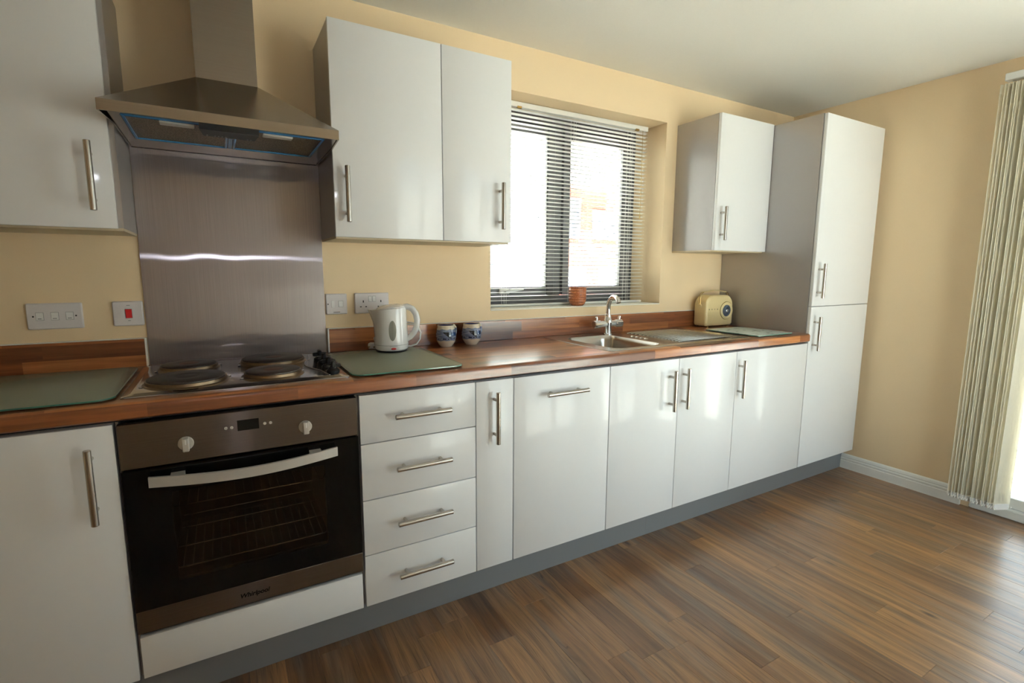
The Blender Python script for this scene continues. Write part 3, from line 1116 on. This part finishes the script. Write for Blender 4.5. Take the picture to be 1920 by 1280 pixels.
# door: black glass surround, tinted window, steel strip, bowed handle
bm = bmesh.new()
DZ0, DZ1 = 0.286, 0.741
wxa, wxb, wza, wzb = 0.556, 0.948, 0.412, 0.668
for a in ((OX0, wxa, 0.350, DZ1), (wxb, OX1, 0.350, DZ1), (wxa, wxb, 0.350, wza), (wxa, wxb, wzb, DZ1)):
    bbox(bm, a[0] - oo.x, a[1] - oo.x, OF - oo.y, OF + .018 - oo.y, a[2] - oo.z, a[3] - oo.z)
od = finish(bm, 'door', M['blackglass'], ov)
box('window', M['oven_glass'], od, wxa, wxb, OF + .0005, OF + .005, wza, wzb)
st = box('steel_strip', M['fascia'], od, OX0, OX1, OF - .001, OF + .018, DZ0, 0.350, 0.001)
text('logo', 'Whirlpool', 0.0185, plain('logo_ink', (0.002, 0.002, 0.002), 0.9, spec=0.02), st, (0.735, OF - .0022, 0.3155), (PI / 2, 0, 0), 0.0002, 0.25, 0.0004)
bm = bmesh.new()
n = 18
loops = []
for k in range(n + 1):
    s = k / n
    x = 0.513 + (0.982 - 0.513) * s
    y = OF - 0.030 - 0.022 * math.sin(PI * s)
    z = 0.714 - 0.010 * math.sin(PI * s)
    hh = 0.0135
    loops.append([(x - oo.x, y - oo.y, z - hh - oo.z), (x - oo.x, y - oo.y, z + hh - oo.z), (x - oo.x, y + .009 - oo.y, z + hh - oo.z), (x - oo.x, y + .009 - oo.y, z - hh - oo.z)])
loft(bm, loops)
bbox(bm, 0.560 - oo.x, 0.592 - oo.x, OF - .034 - oo.y, OF + .001 - oo.y, 0.704 - oo.z, 0.722 - oo.z)
bbox(bm, 0.905 - oo.x, 0.937 - oo.x, OF - .034 - oo.y, OF + .001 - oo.y, 0.704 - oo.z, 0.722 - oo.z)
finish(bm, 'handle', M['knob'], od, True)
# cavity and racks
bm = bmesh.new()
a0, a1, y0, y1, z0, z1 = 0.535, 0.968, OF + .019, -0.15, 0.385, 0.70
for a in ((a0 - .01, a0, y0, y1, z0, z1), (a1, a1 + .01, y0, y1, z0, z1), (a0, a1, y0, y1, z0 - .01, z0), (a0, a1, y0, y1, z1, z1 + .01), (a0, a1, y1, y1 + .01, z0, z1)):
    bbox(bm, a[0] - oo.x, a[1] - oo.x, a[2] - oo.y, a[3] - oo.y, a[4] - oo.z, a[5] - oo.z)
finish(bm, 'cavity', M['enamel'], ov)
for zr in (0.428, 0.610):
    bm = bmesh.new()
    ya, yb = -0.556, -0.20
    Q = lambda x, y, z: (x - oo.x, y - oo.y, z - oo.z)
    btube(bm, [Q(0.548, ya + .01, zr + .008), Q(0.556, ya, zr), Q(0.946, ya, zr), Q(0.954, ya + .01, zr + .008)], 0.0022, 8)
    for yy in (-0.43, -0.30, yb):
        btube(bm, [Q(0.548, yy, zr), Q(0.954, yy, zr)], 0.0020, 8)
    for q in range(17):
        xx = 0.565 + 0.0233 * q
        btube(bm, [Q(xx, ya, zr), Q(xx, yb, zr)], 0.0012, 6)
    finish(bm, 'wire_shelf', M['chrome'], ov, True)
# oven body round the cavity
bm = bmesh.new()
for a in ((OX0 + .006, 0.523, 0.30, 0.73), (0.98, OX1 - .006, 0.30, 0.73), (0.523, 0.98, 0.30, 0.373), (0.523, 0.98, 0.712, 0.86)):
    bbox(bm, a[0] - oo.x, a[1] - oo.x, OF + .021 - oo.y, -0.13 - oo.y, a[2] - oo.z, a[3] - oo.z)
finish(bm, 'casing', M['gap'], ov)

# ------------------------------------------------------------------ sink
SX0, SX1, SY0, SY1 = 2.108, 3.058, -0.552, -0.040
sk = thing('sink', 'stainless steel inset sink with left bowl and ridged drainer', 'sink', ((SX0 + SX1) / 2, (SY0 + SY1) / 2, WT1))
so = parent_off(sk)
Q = lambda x, y, z: (x - so.x, y - so.y, z - so.z)
bm = bmesh.new()
# top sheet with bowl hole: ring between outer rounded rect and a grid is simplest as pieces
z = WT1 + .003
NB = 6
outer = rrect(SX0, SX1, SY0, SY1, .022, NB)
bx0, bx1, by0, by1 = SB[0] + .004, SB[1] - .004, SB[2] + .004, SB[3] - .004
hole = rrect(bx0, bx1, by0, by1, .055, NB)
ov_ = [bm.verts.new(Q(p[0], p[1], z)) for p in outer]
hv = [bm.verts.new(Q(p[0], p[1], z)) for p in hole]
nn = len(outer)
dzone = rrect(2.555, 3.022, -0.512, -0.078, .04, NB)
dv = [bm.verts.new(Q(p[0], p[1], z)) for p in dzone]
es = []
for ring in (ov_, hv, dv):
    for i in range(nn):
        es.append(bm.edges.new((ring[i], ring[(i + 1) % nn])))
bmesh.ops.triangle_fill(bm, use_beauty=True, edges=es)
for f in [f for f in bm.faces if bx0 + .06 < f.calc_center_median().x + so.x < bx1 - .06 and all((v in hv) for v in f.verts)]:
    bm.faces.remove(f)
for f in [f for f in bm.faces if all((v in hv) for v in f.verts) or all((v in dv) for v in f.verts)]:
    bm.faces.remove(f)
# rolled outer edge
lo = [bm.verts.new(Q(p[0], p[1], WT1 + .0005)) for p in rrect(SX0 - .002, SX1 + .002, SY0 - .002, SY1 + .002, .024, NB)]
for i in range(nn):
    bm.faces.new((ov_[i], ov_[(i + 1) % nn], lo[(i + 1) % nn], lo[i]))
# sunk drainer floor
dl = [bm.verts.new(Q(p[0], p[1], z - .0022)) for p in rrect(2.560, 3.017, -0.507, -0.083, .036, NB)]
for i in range(nn):
    bm.faces.new((dv[i], dv[(i + 1) % nn], dl[(i + 1) % nn], dl[i]))
bm.faces.new(dl)
finish(bm, 'rim', M['steel_sink'], sk, True)
bm = bmesh.new()
loops = []
for ins, zz_, r in ((0, z, .055), (.003, z - .004, .054), (.008, z - .02, .052), (.018, z - .13, .05), (.026, z - .150, .05), (.045, z - .158, .04)):
    loops.append([Q(p[0], p[1], zz_) for p in rrect(bx0 + ins, bx1 - ins, by0 + ins, by1 - ins, r, NB)])
loft(bm, loops, False, True)
bl = finish(bm, 'bowl', M['steel_sink'], sk, True)
bm = bmesh.new()
x0, y0, z0 = Q((bx0 + bx1) / 2, (by0 + by1) / 2, z - .158)
blathe(bm, [(0.042, z0 + .0005), (0.040, z0 + .002), (0.032, z0 + .002), (0.028, z0 - .003 + .004), (0, z0 + .001)], 28, x0, y0)
finish(bm, 'waste', M['chrome'], bl, True)
# drainer ridges and the low grip bumps
for i in range(15):
    yy = -0.478 + i * 0.0255
    bm = bmesh.new()
    xa = 2.60 + 0.02 * math.sin(PI * i / 14)
    btube(bm, [Q(xa, yy, z - .0022), Q(xa + .03, yy, z + .0006), Q(2.94, yy, z + .0006), Q(2.985, yy, z - .0022)], .0032, 8)
    finish(bm, 'drainer_ridge', M['steel_sink'], sk, True)
for i in range(4):
    bm = bmesh.new()
    x0, y0, z0 = Q(2.535, -0.235 - i * .032, z)
    blathe(bm, [(0.012, z0 - .0005), (0.008, z0 + .003), (0, z0 + .004)], 16, x0, y0)
    finish(bm, 'overflow_bump', M['steel_sink'], sk, True)

# ------------------------------------------------------------------ tap
tp = thing('mixer_tap', 'chrome mixer tap with swan spout and two lever heads behind the sink bowl', 'tap', (2.478, -0.105, WT1 + .0036))
bm = bmesh.new()
blathe(bm, [(0.026, 0), (0.026, .004), (0.021, .007), (0.0205, .05), (0.022, .055), (0.022, .078), (0.018, .084), (0.0165, .10), (0, .10)], 28)
btube(bm, [(-.062, .0, .055), (.062, .0, .055)], .0165, 20)
finish(bm, 'tap_body', M['chrome'], tp, True)
bm = bmesh.new()
pts = [(0, 0, .095), (0, 0, .13), (-.002, -.004, .158), (-.004, -.018, .183), (-.008, -.042, .198), (-.012, -.068, .199), (-.015, -.090, .188), (-.017, -.098, .172)]
btube(bm, pts, [.0125, .0125, .0125, .0125, .0125, .0125, .0125, .0125], 18)
blathe(bm, [(0.016, .098), (0.016, .106), (0.0125, .108)], 20)
finish(bm, 'spout', M['chrome'], tp, True)
for s in (-1, 1):
    bm = bmesh.new()
    bcyl(bm, (s * .052, 0, .055), (s * .094, 0, .055), .0205, 24, .002)
    btube(bm, [(s * .078, 0, .072), (s * .078, -.002, .086), (s * .080, -.003, .094)], [.009, .008, .007], 12)
    hd_ = finish(bm, 'lever_head', M['chrome'], tp, True)
    bm = bmesh.new()
    bcyl(bm, (s * .0938, 0, .055), (s * .0952, 0, .055), .014, 20)
    finish(bm, 'end_cap', M['red'] if False else M['handle'], hd_, True)


# ------------------------------------------------------------------ glass boards
def board(label, x0, x1, y0, y1, r, mat, name='glass_worktop_saver', rot=0.0):
    b = thing(name, label, 'glass board', ((x0 + x1) / 2, (y0 + y1) / 2, WT1), rot)
    hx, hy = (x1 - x0) / 2, (y1 - y0) / 2
    bm = bmesh.new()
    loft(bm, [[(p[0], p[1], zz_) for p in rrect(-hx + i, hx - i, -hy + i, hy - i, r, 8)] for i, zz_ in ((.001, .004), (0, .005), (0, .0085), (.001, .0095))])
    s = finish(bm, 'glass_sheet', mat, b, True)
    bm = bmesh.new()
    outer = rrect(-hx - .0003, hx + .0003, -hy - .0003, hy + .0003, r, 8)
    A = [bm.verts.new((p[0], p[1], .0048)) for p in outer]
    B = [bm.verts.new((p[0], p[1], .0087)) for p in outer]
    for i in range(len(outer)):
        bm.faces.new((A[i], A[(i + 1) % len(outer)], B[(i + 1) % len(outer)], B[i]))
    finish(bm, 'green_edge', M['edge_glass'], s, True)
    for sx in (-1, 1):
        for sy in (-1, 1):
            bm = bmesh.new()
            blathe(bm, [(0, 0), (.006, 0), (.007, .002), (.006, .004), (0, .004)], 14, sx * (hx - .03), sy * (hy - .03))
            finish(bm, 'rubber_foot', plain('clear_rubber', srgb(190, 190, 170), 0.4) if 'clear_rubber' not in bpy.data.materials else bpy.data.materials['clear_rubber'], b, True)
    return b


board('frosted green glass worktop saver left of the hob', -0.06, 0.452, -0.572, -0.075, .045, M['board'])
board('frosted green glass worktop saver under the kettle', 1.050, 1.432, -0.573, -0.085, .035, M['board'])
board('small pale patterned glass board in front of the radio', 3.090, 3.388, -0.566, -0.236, .008, M['board_pale'])

# ------------------------------------------------------------------ kettle
KZ = WT1 + .0097
kt = thing('kettle', 'white plastic electric kettle standing on the glass board', 'kettle', (1.297, -0.150, KZ), -YAW + 0.06)
bm = bmesh.new()
n = 44
prof = [(0.0600, .006), (0.0660, .012), (0.0680, .030), (0.0665, .06), (0.0640, .11), (0.0625, .150), (0.0622, .165)]
rings = []
for r, zz_ in prof:
    lp = []
    for k in range(n):
        a = 2 * PI * k / n
        x, y = r * math.cos(a), r * math.sin(a) * .96
        # spout on -x side rises towards the top
        s = max(0, -math.cos(a)) ** 14 * max(0, (zz_ - .07) / .095) ** 1.8
        x -= .030 * s
        lp.append((x, y, zz_ + .004 * s))
    rings.append(lp)
# sloped shoulder: top edge lower at spout side, higher at handle
top = []
for k in range(n):
    a = 2 * PI * k / n
    x, y = .0610 * math.cos(a), .0585 * math.sin(a)
    s = max(0, -math.cos(a)) ** 14
    top.append((x - .026 * s, y, .168 + .010 * (math.cos(a) + 1) / 2))
rings.append(top)
rings[-2] = [(p[0], p[1], p[2] + .008 * (math.cos(2 * PI * k / n) + 1) / 2) for k, p in enumerate(rings[-2])]
loft(bm, rings)
finish(bm, 'body', M['kettle'], kt, True)
bm = bmesh.new()
rings = []
for f_, dz in ((1.0, 0.0015), (0.97, .006), (0.80, .012), (0.45, .0165), (0.1, .0175)):
    rings.append([(.0585 * f_ * math.cos(2 * PI * k / n) + .001, .056 * f_ * math.sin(2 * PI * k / n), .1675 + .010 * (f_ * math.cos(2 * PI * k / n) + 1) / 2 + dz) for k in range(n)])
loft(bm, rings)
ld = finish(bm, 'lid', M['kettle'], kt, True)
bm = bmesh.new()
btube(bm, [(-.042, -.014, .181), (-.034, -.010, .186), (-.024, .0, .188), (-.034, .010, .186), (-.042, .014, .181)], .0025, 8)
finish(bm, 'lid_catch', M['white_plastic'], ld, True)
bm = bmesh.new()
hp = [(.045, 0, .176), (.066, 0, .180), (.086, 0, .172), (.100, 0, .152), (.106, 0, .125), (.103, 0, .098), (.092, 0, .074), (.076, 0, .056), (.058, 0, .046)]
loops = []
for i, p in enumerate(hp):
    p = Vector(p)
    a = Vector(hp[max(i - 1, 0)])
    b = Vector(hp[min(i + 1, len(hp) - 1)])
    dd = (b - a).normalized()
    nv = Vector((0, 1, 0))
    uu = dd.cross(nv)
    ra = (.013, .0125, .0125, .0125, .0125, .012, .0115, .011, .011)[i]
    loops.append([p + (uu * math.cos(2 * PI * k / 16) * ra + nv * math.sin(2 * PI * k / 16) * ra * .95) for k in range(16)])
loft(bm, loops)
finish(bm, 'handle', M['kettle'], kt, True)
# water gauge: tall oval on the body, facing the room
bm = bmesh.new()
gx, gz = .016, .088
front, back = [], []
for k in range(28):
    a = 2 * PI * k / 28
    x = gx + .0140 * math.cos(a)
    zz_ = gz + .0400 * math.sin(a)
    rr = .0665 - .004 * (zz_ - .06) / .09 + .0008
    y = -math.sqrt(max(rr * rr - x * x, 0)) * .96
    front.append((x, y - .0006, zz_))
    back.append((x, y + .004, zz_))
loft(bm, [front, back], True, False)
finish(bm, 'water_gauge', plain('smoked_gauge', srgb(140, 140, 130), 0.15), kt)
bm = bmesh.new()
fr, bk = [], []
for k in range(20):
    a = 2 * PI * k / 20
    x = .019 + .0100 * math.cos(a)
    zz_ = .0165 + .0038 * math.sin(a)
    y = -math.sqrt(.0672 ** 2 - x * x) * .96
    fr.append((x, y - .0018, zz_))
    bk.append((x, y + .004, zz_))
loft(bm, [fr, bk], True, False)
finish(bm, 'power_light', M['red'], kt)
bm = bmesh.new()
ptsA, ptsB = [], []
for k in range(9):
    x = .004 + .030 * k / 8
    y = -math.sqrt(.0685 ** 2 - x * x) * .96
    ptsA.append((x, y - .0004, .0245))
    ptsB.append((x, y - .0004, .0275))
va = [bm.verts.new(p) for p in ptsA]
vb_ = [bm.verts.new(p) for p in ptsB]
for k in range(8):
    bm.faces.new((va[k], va[k + 1], vb_[k + 1], vb_[k]))
finish(bm, 'faint_print', plain('pale_grey_print', srgb(205, 203, 200), 0.4), kt)
bm = bmesh.new()
blathe(bm, [(.0, .0005), (.061, .0005), (.064, .003), (.061, .0065), (0, .0065)], 40, 0, 0, 1, .96)
finish(bm, 'foot_ring', M['black'], kt, True)
bm = bmesh.new()
blathe(bm, [(.0683, .0285), (.0686, .0292), (.0683, .030)], 44, 0, 0, 1, .96)
finish(bm, 'seam', M['grey_text'], kt, True)
bm = bmesh.new()
cp_ = [(.050, .03, .014), (.075, .028, .0145), (.098, .022, .024), (.113, .020, .045), (.116, .024, .072), (.106, .032, .094), (.088, .042, .108), (.06, .055, .112), (.02, .068, .100), (-.03, .074, .080), (-.066, .070, .062), (-.082, .060, .044), (-.076, .052, .024), (-.07, .05, .014)]
btube(bm, cp_, .0032, 10)
finish(bm, 'power_cord', M['white_plastic'], kt, True)
bm = bmesh.new()
bbox(bm, -.105, -.068, .036, .066, .0005, .026, .007, 2)
pg = finish(bm, 'plug', M['white_plastic'], kt, True)
bm = bmesh.new()
for dx in (-.098, -.076):
    bbox(bm, dx - .003, dx + .003, .022, .037, .009, .013)
finish(bm, 'plug_pin', M['brass'], pg)

# ------------------------------------------------------------------ mugs
for (x, y, rz, lab) in ((1.564, -0.082, -0.36, 'round-bellied blue and cream pottery mug nearer the kettle'),
                        (1.690, -0.080, -0.40, 'round-bellied blue and cream pottery mug nearer the sink')):
    mg = thing('mug', lab, 'mug', (x, y, WT1 + .0004), rz, 'pottery mugs by the upstand')
    bm = bmesh.new()
    blathe(bm, [(0, 0), (.026, 0), (.028, .003), (.036, .014), (.0435, .030), (.0455, .045), (.0445, .060), (.0405, .076), (.0375, .086), (.0370, .094), (.0362, .0955), (.0350, .0945)], 44)
    finish(bm, 'body', M['mug'], mg, True)
    bm = bmesh.new()
    blathe(bm, [(.0350, .0945), (.0345, .085), (.040, .068), (.0425, .045), (.040, .028), (.03, .012), (0, .008)], 44)
    finish(bm, 'lining', M['mug_in'], mg, True)
    bm = bmesh.new()
    a = 0.75
    ca, sa = math.cos(a), math.sin(a)
    pr = [(.036, .086), (.050, .090), (.061, .080), (.064, .062), (.058, .044), (.044, .036)]
    btube(bm, [(r * ca, r * sa, zz_) for r, zz_ in pr], [.0052, .0055, .0055, .0052, .005, .005], 12)
    finish(bm, 'handle', M['mug'], mg, True)

# ------------------------------------------------------------------ tumbler on the window board
bm = bmesh.new()
pf = [(0, 0), (.033, 0), (.036, .003)]
for k in range(61):
    s = k / 60
    r = .036 + .013 * min(1, s / .25) ** .6 + (.0011 * math.sin(s * 6.2 * 2 * PI) if s > .12 else 0)
    pf.append((r, .004 + .094 * s))
pf += [(.0480, .0995), (.0455, .0995), (.0445, .097), (.044, .03), (.03, .008), (0, .007)]
blathe(bm, pf, 44)
tag(finish(bm, 'tumbler', M['terracotta'], None, True, (2.392, 0.052, wz0 + .0042)), 'ribbed brown terracotta tumbler on the window board', 'tumbler')

# ------------------------------------------------------------------ radio
RD = thing('radio', 'cream retro portable radio with round dial in the worktop corner', 'radio', (3.352, -0.076, WT1), -0.04)
hw, hdp, hh = .118, .048, .194


def radio_loop(y, ins):
    pts = []
    # flat base corners, big rounded shoulders
    r0, r1 = .014, .062
    x0, x1, z0, z1 = -hw + ins, hw - ins, .007 + ins, hh - ins
    for cx_, cz_, r, a in ((x1 - r1, z1 - r1, r1, 0), (x0 + r1, z1 - r1, r1, PI / 2), (x0 + r0, z0 + r0, r0, PI), (x1 - r0, z0 + r0, r0, 3 * PI / 2)):
        for k in range(9):
            t_ = a + PI / 2 * k / 8
            pts.append((cx_ + r * math.cos(t_), y, cz_ + r * math.sin(t_)))
    return pts


bm = bmesh.new()
loft(bm, [radio_loop(-hdp, .010), radio_loop(-hdp + .003, .004), radio_loop(-hdp + .009, 0), radio_loop(hdp - .009, 0), radio_loop(hdp - .003, .004), radio_loop(hdp, .010)])
finish(bm, 'case', M['radio'], RD, True)
for i in range(13):
    bm = bmesh.new()
    zz_ = .030 + i * .0052
    btube(bm, [(-hw + .012, -hdp - .0002, zz_), (.098, -hdp - .0002, zz_)], .0010, 6)
    btube(bm, [(-hw - .0002, -hdp + .014, zz_), (-hw - .0002, hdp - .014, zz_)], .0010, 6)
    finish(bm, 'grille_line', M['radio'], RD)
bm = bmesh.new()
btube(bm, [(-.112, -hdp + .001, .022), (.112, -hdp + .001, .022)], .0022, 8)
btube(bm, [(-hw, -hdp + .008, .022), (-hw, hdp - .008, .022)], .0016, 8)
finish(bm, 'base_bead', M['radio'], RD, True)


def disc(name, x, z_, prof, mat, parent):
    """prof (r, depth) turned round the y axis, facing the room"""
    bm = bmesh.new()
    blathe(bm, prof, 40)
    bmesh.ops.transform(bm, matrix=Matrix.Translation((x, -hdp, z_)) @ Matrix.Rotation(PI / 2, 4, 'X'), verts=bm.verts[:])
    return finish(bm, name, mat, parent, True)


dx, dz = .058, .098
dl_ = disc('dial', dx, dz, [(.054, -.002), (.054, .003), (.051, .006), (.040, .008), (.037, .0065), (0, .006)], M['radio'], RD)
bm = bmesh.new()
blathe(bm, [(.0545, -.001), (.0560, .001), (.0545, .003)], 48)
bmesh.ops.transform(bm, matrix=Matrix.Translation((dx, -hdp, dz)) @ Matrix.Rotation(PI / 2, 4, 'X'), verts=bm.verts[:])
finish(bm, 'dial_ring', M['brass'], RD, True)
disc('dial_face', dx - .006, dz, [(.036, .0060), (.035, .0085), (.020, .010), (.018, .0085), (0, .0085)], M['radio_dark'], RD)
disc('tuning_knob', dx - .006, dz, [(.012, .0085), (.011, .014), (.006, .016), (0, .016)], M['chrome'], RD)
for i, ch in enumerate('BUSH'):
    text('letter', ch, .011, M['dark_text'], RD, (0, 0, 0), (PI / 2, 0, 0), .0004).location = (-.092 + i * .0235, -hdp - .0008, .108)
for s in (-1, 1):
    bm = bmesh.new()
    bcyl(bm, (s * (hw - .002), 0, .128), (s * (hw + .007), 0, .128), .013, 24, .003)
    finish(bm, 'pivot', M['radio'], RD, True)
    bm = bmesh.new()
    for yy in (-.006, .006):
        btube(bm, [(s * (hw + .004), yy * .6, .130), (s * (hw + .006), yy, .176), (s * (hw - .004), yy, .204), (s * (hw - .022), yy, .2115)], .0018, 8)
    finish(bm, 'handle_arm', M['brass'], RD, True)
bm = bmesh.new()
loops = []
for k in range(15):
    s = k / 14
    x = -.098 + .196 * s
    zz_ = .211 + .010 * math.sin(PI * s)
    loops.append([(x, .010 * math.cos(2 * PI * q / 12), zz_ + .0035 * math.sin(2 * PI * q / 12)) for q in range(12)])
loft(bm, loops)
finish(bm, 'carry_handle', M['radio'], RD, True)
for sx in (-.085, .085):
    for sy in (-.036, .036):
        bm = bmesh.new()
        bcyl(bm, (sx, sy, .0003), (sx, sy, .010), .005, 14)
        finish(bm, 'foot', M['brass'], RD)


# ------------------------------------------------------------------ switches and sockets
def plate(label, name, x0, x1, z0, z1, cat):
    t = thing(name, label, cat, ((x0 + x1) / 2, 0, (z0 + z1) / 2))
    bm = bmesh.new()
    hx, hz = (x1 - x0) / 2, (z1 - z0) / 2
    loft(bm, [[(p[0], yy, p[1]) for p in rrect(-hx + i, hx - i, -hz + i, hz - i, .004, 3)] for i, yy in ((0, -.0003), (0, -.006), (.003, -.0095))])
    finish(bm, 'faceplate', M['switch_plate'], t, True)
    return t


def rocker(t, x, z_, w_, h_, mat=None, name='rocker', tilt=1):
    bm = bmesh.new()
    bbox(bm, x - w_ / 2 - .0012, x + w_ / 2 + .0012, -.0100, -.0090, z_ - h_ / 2 - .0012, z_ + h_ / 2 + .0012)
    finish(bm, 'rocker_surround', M['grey_text'], t)
    bm = bmesh.new()
    loft(bm, [[(x - w_ / 2, -.0095, z_ + s * h_ / 2), (x + w_ / 2, -.0095, z_ + s * h_ / 2), (x + w_ / 2, -.0095 - dd, z_ + s * h_ / 2), (x - w_ / 2, -.0095 - dd, z_ + s * h_ / 2)] for s, dd in ((-1, .0035 if tilt > 0 else .0015), (0, .0018), (1, .0015 if tilt > 0 else .0035))])
    return finish(bm, name, mat or M['white_plastic'], t)


def screw(t, x, z_):
    bm = bmesh.new()
    bcyl(bm, (x, -.0102, z_), (x, -.009, z_), .0026, 12)
    finish(bm, 'screw', M['dark_text'], t)


t = plate('wide white three-gang appliance switch plate left of the splashback', 'triple_switch', 0.166, 0.306, 1.064, 1.148, 'switch')
for i, wd in enumerate((.009, .0105, .010)):
    rk = rocker(t, -.037 + i * .037, 0, .0175, .0235, tilt=1 if i < 2 else -1)
    bm = bmesh.new()
    bbox(bm, -.037 + i * .037 - wd / 2, -.037 + i * .037 + wd / 2, -.0132, -.0118, -.0085, -.0060)
    finish(bm, 'print', M['grey_text'], t)
screw(t, -.053, 0)
screw(t, .053, 0)
t = plate('square white cooker switch with a red rocker beside the splashback', 'cooker_switch', 0.384, 0.469, 1.065, 1.149, 'switch')
rocker(t, .002, 0, .0175, .0300, M['red'], tilt=-1)
for pz, wd in ((.028, .010), (-.024, .007)):
    bm = bmesh.new()
    bbox(bm, .002 - wd / 2, .002 + wd / 2, -.0099, -.0092, pz - .0012, pz + .0012)
    finish(bm, 'print', M['grey_text'], t)
t = plate('square white fused switch plate right of the splashback', 'fused_switch', 1.0735, 1.157, 1.078, 1.162, 'switch')
bm = bmesh.new()
bbox(bm, -.022, -.009, -.0108, -.009, -.014, .014, .001)
finish(bm, 'fuse_holder', M['white_plastic'], t, True)
rocker(t, .016, 0, .0165, .0235)
box('print', M['dark_text'], t, 1.115 - .014, 1.115 + .012, -.0098, -.0094, 1.120 - .0345, 1.120 - .032)
screw(t, -.034, 0)
t = plate('white double power socket behind the kettle', 'double_socket', 1.188, 1.332, 1.077, 1.163, 'socket')
for s in (-1, 1):
    cxs = s * .037
    rocker(t, s * .0085, .018, .0115, .0215)
    for k, (px, pz, pw, ph) in enumerate(((cxs, .0075, .0042, .0095), (cxs - .011, -.0145, .0066, .0042), (cxs + .011, -.0145, .0066, .0042))):
        bm = bmesh.new()
        bbox(bm, px - pw / 2, px + pw / 2, -.0099, -.009, pz - ph / 2, pz + ph / 2)
        finish(bm, 'pin_slot', M['black'], t)

# ------------------------------------------------------------------ venetian blind
BY = 0.130
VX0, VX1 = 1.842, 2.932
vb = thing('venetian_blind', 'white slatted venetian blind in the kitchen window', 'blind', ((VX0 + VX1) / 2, BY, wz1))
box('headrail', M['slat'], vb, VX0, VX1, BY - .014, BY + .014, wz1 - .028, wz1 - .002, .002)
NS = 47
z_top, z_bot = wz1 - .040, 1.104
bm = bmesh.new()
hw_, hl = .0125, (VX1 - VX0) / 2
loops = []
for k in range(5):
    s = -1 + k / 2
    loops.append((s * hw_, .0022 * (1 - s * s)))
A = [(y, z_ + .0004) for y, z_ in loops] + [(y, z_ - .0004) for y, z_ in loops[::-1]]
bprism(bm, A, 'x', -hl, hl)
s0 = finish(bm, 'slat', M['slat'], vb)
for i in range(NS):
    s = s0 if i == 0 else s0.copy()
    if i:
        COL.objects.link(s)
        s.parent = vb
    s.location = (0, 0, z_top - (z_top - z_bot) * i / (NS - 1) - wz1)
    s.rotation_euler = (math.radians(-4), 0, 0)
box('bottom_rail', M['slat'], vb, VX0, VX1, BY - .012, BY + .012, wz0 + .006, wz0 + .018, .003)
for x in (1.97, 2.395, 2.80):
    bm = bmesh.new()
    for yy in (-.0135, .0135):
        btube(bm, [(x - (VX0 + VX1) / 2, yy, -.03), (x - (VX0 + VX1) / 2, yy, wz0 + .012 - wz1)], .0007, 5)
    btube(bm, [(x + .012 - (VX0 + VX1) / 2, -.0145, -.03), (x + .012 - (VX0 + VX1) / 2, -.0145, wz0 + .012 - wz1)], .0006, 5)
    finish(bm, 'ladder_cord', M['slat'], vb)
for x in (2.055, 2.845):
    box('cord_lock', M['brass'], vb, x - .012, x + .012, BY - .018, BY - .008, wz1 - .034, wz1 - .024)
bm = bmesh.new()
x = 2.885 - (VX0 + VX1) / 2
btube(bm, [(x, -.017, -.03), (x + .002, -.018, -.42), (x, -.018, -.50)], .0012, 6)
btube(bm, [(x, -.018, -.50), (x, -.018, -.525)], [.002, .004], 8)
finish(bm, 'pull_cord', M['brass'], vb)

# ------------------------------------------------------------------ vertical blind on the glazed door
VB = thing('vertical_blind', 'cream vertical blind bunched at the end of the glazed door', 'blind', (4.055, -1.14, 0.04))
vo = parent_off(VB)
box('headrail', M['white_trim'], VB, 4.035, 4.080, dy0 - .05, -1.112, 2.170, 2.205, .003)
random.seed(3)
bm = bmesh.new()
NV = 15
pw = .089
prof = [(-pw / 2 + pw * k / 6, .004 * math.sin(PI * k / 6)) for k in range(7)]
A = [(a, b + .0005) for a, b in prof] + [(a, b - .0005) for a, b in prof[::-1]]
bprism(bm, A, 'z', 0.055, 2.115)
v0 = finish(bm, 'vane', M['vane'], VB)
bm = bmesh.new()
bbox(bm, -pw / 2 + .003, pw / 2 - .003, -.002, .007, .030, .060, .001)
w0 = finish(bm, 'bottom_weight', M['white_plastic'], v0)
ch0 = []
for sd_ in (-1, 1):
    bm = bmesh.new()
    pts, rads = [], []
    for q in range(33):
        f_ = q / 32
        pts.append((sd_ * (pw / 2 - .002), .001 - .0131 * f_, .048 - .012 * math.sin(PI * f_)))
        rads.append(.0022 if q % 2 == 0 else .0010)
    btube(bm, pts, rads, 6)
    ch0.append(finish(bm, 'bead_chain', M['slat'], v0))
for i in range(NV):
    if i == 0:
        v = v0
    else:
        v = v0.copy()
        COL.objects.link(v)
        v.parent = VB
        for ch in [w0] + ch0:
            cc = ch.copy()
            COL.objects.link(cc)
            cc.parent = v
    v.location = (4.060 - vo.x, -1.128 - 0.0131 * i - vo.y, 0)
    v.rotation_euler = (0, 0, math.radians(-28 + random.uniform(-9, 9)))
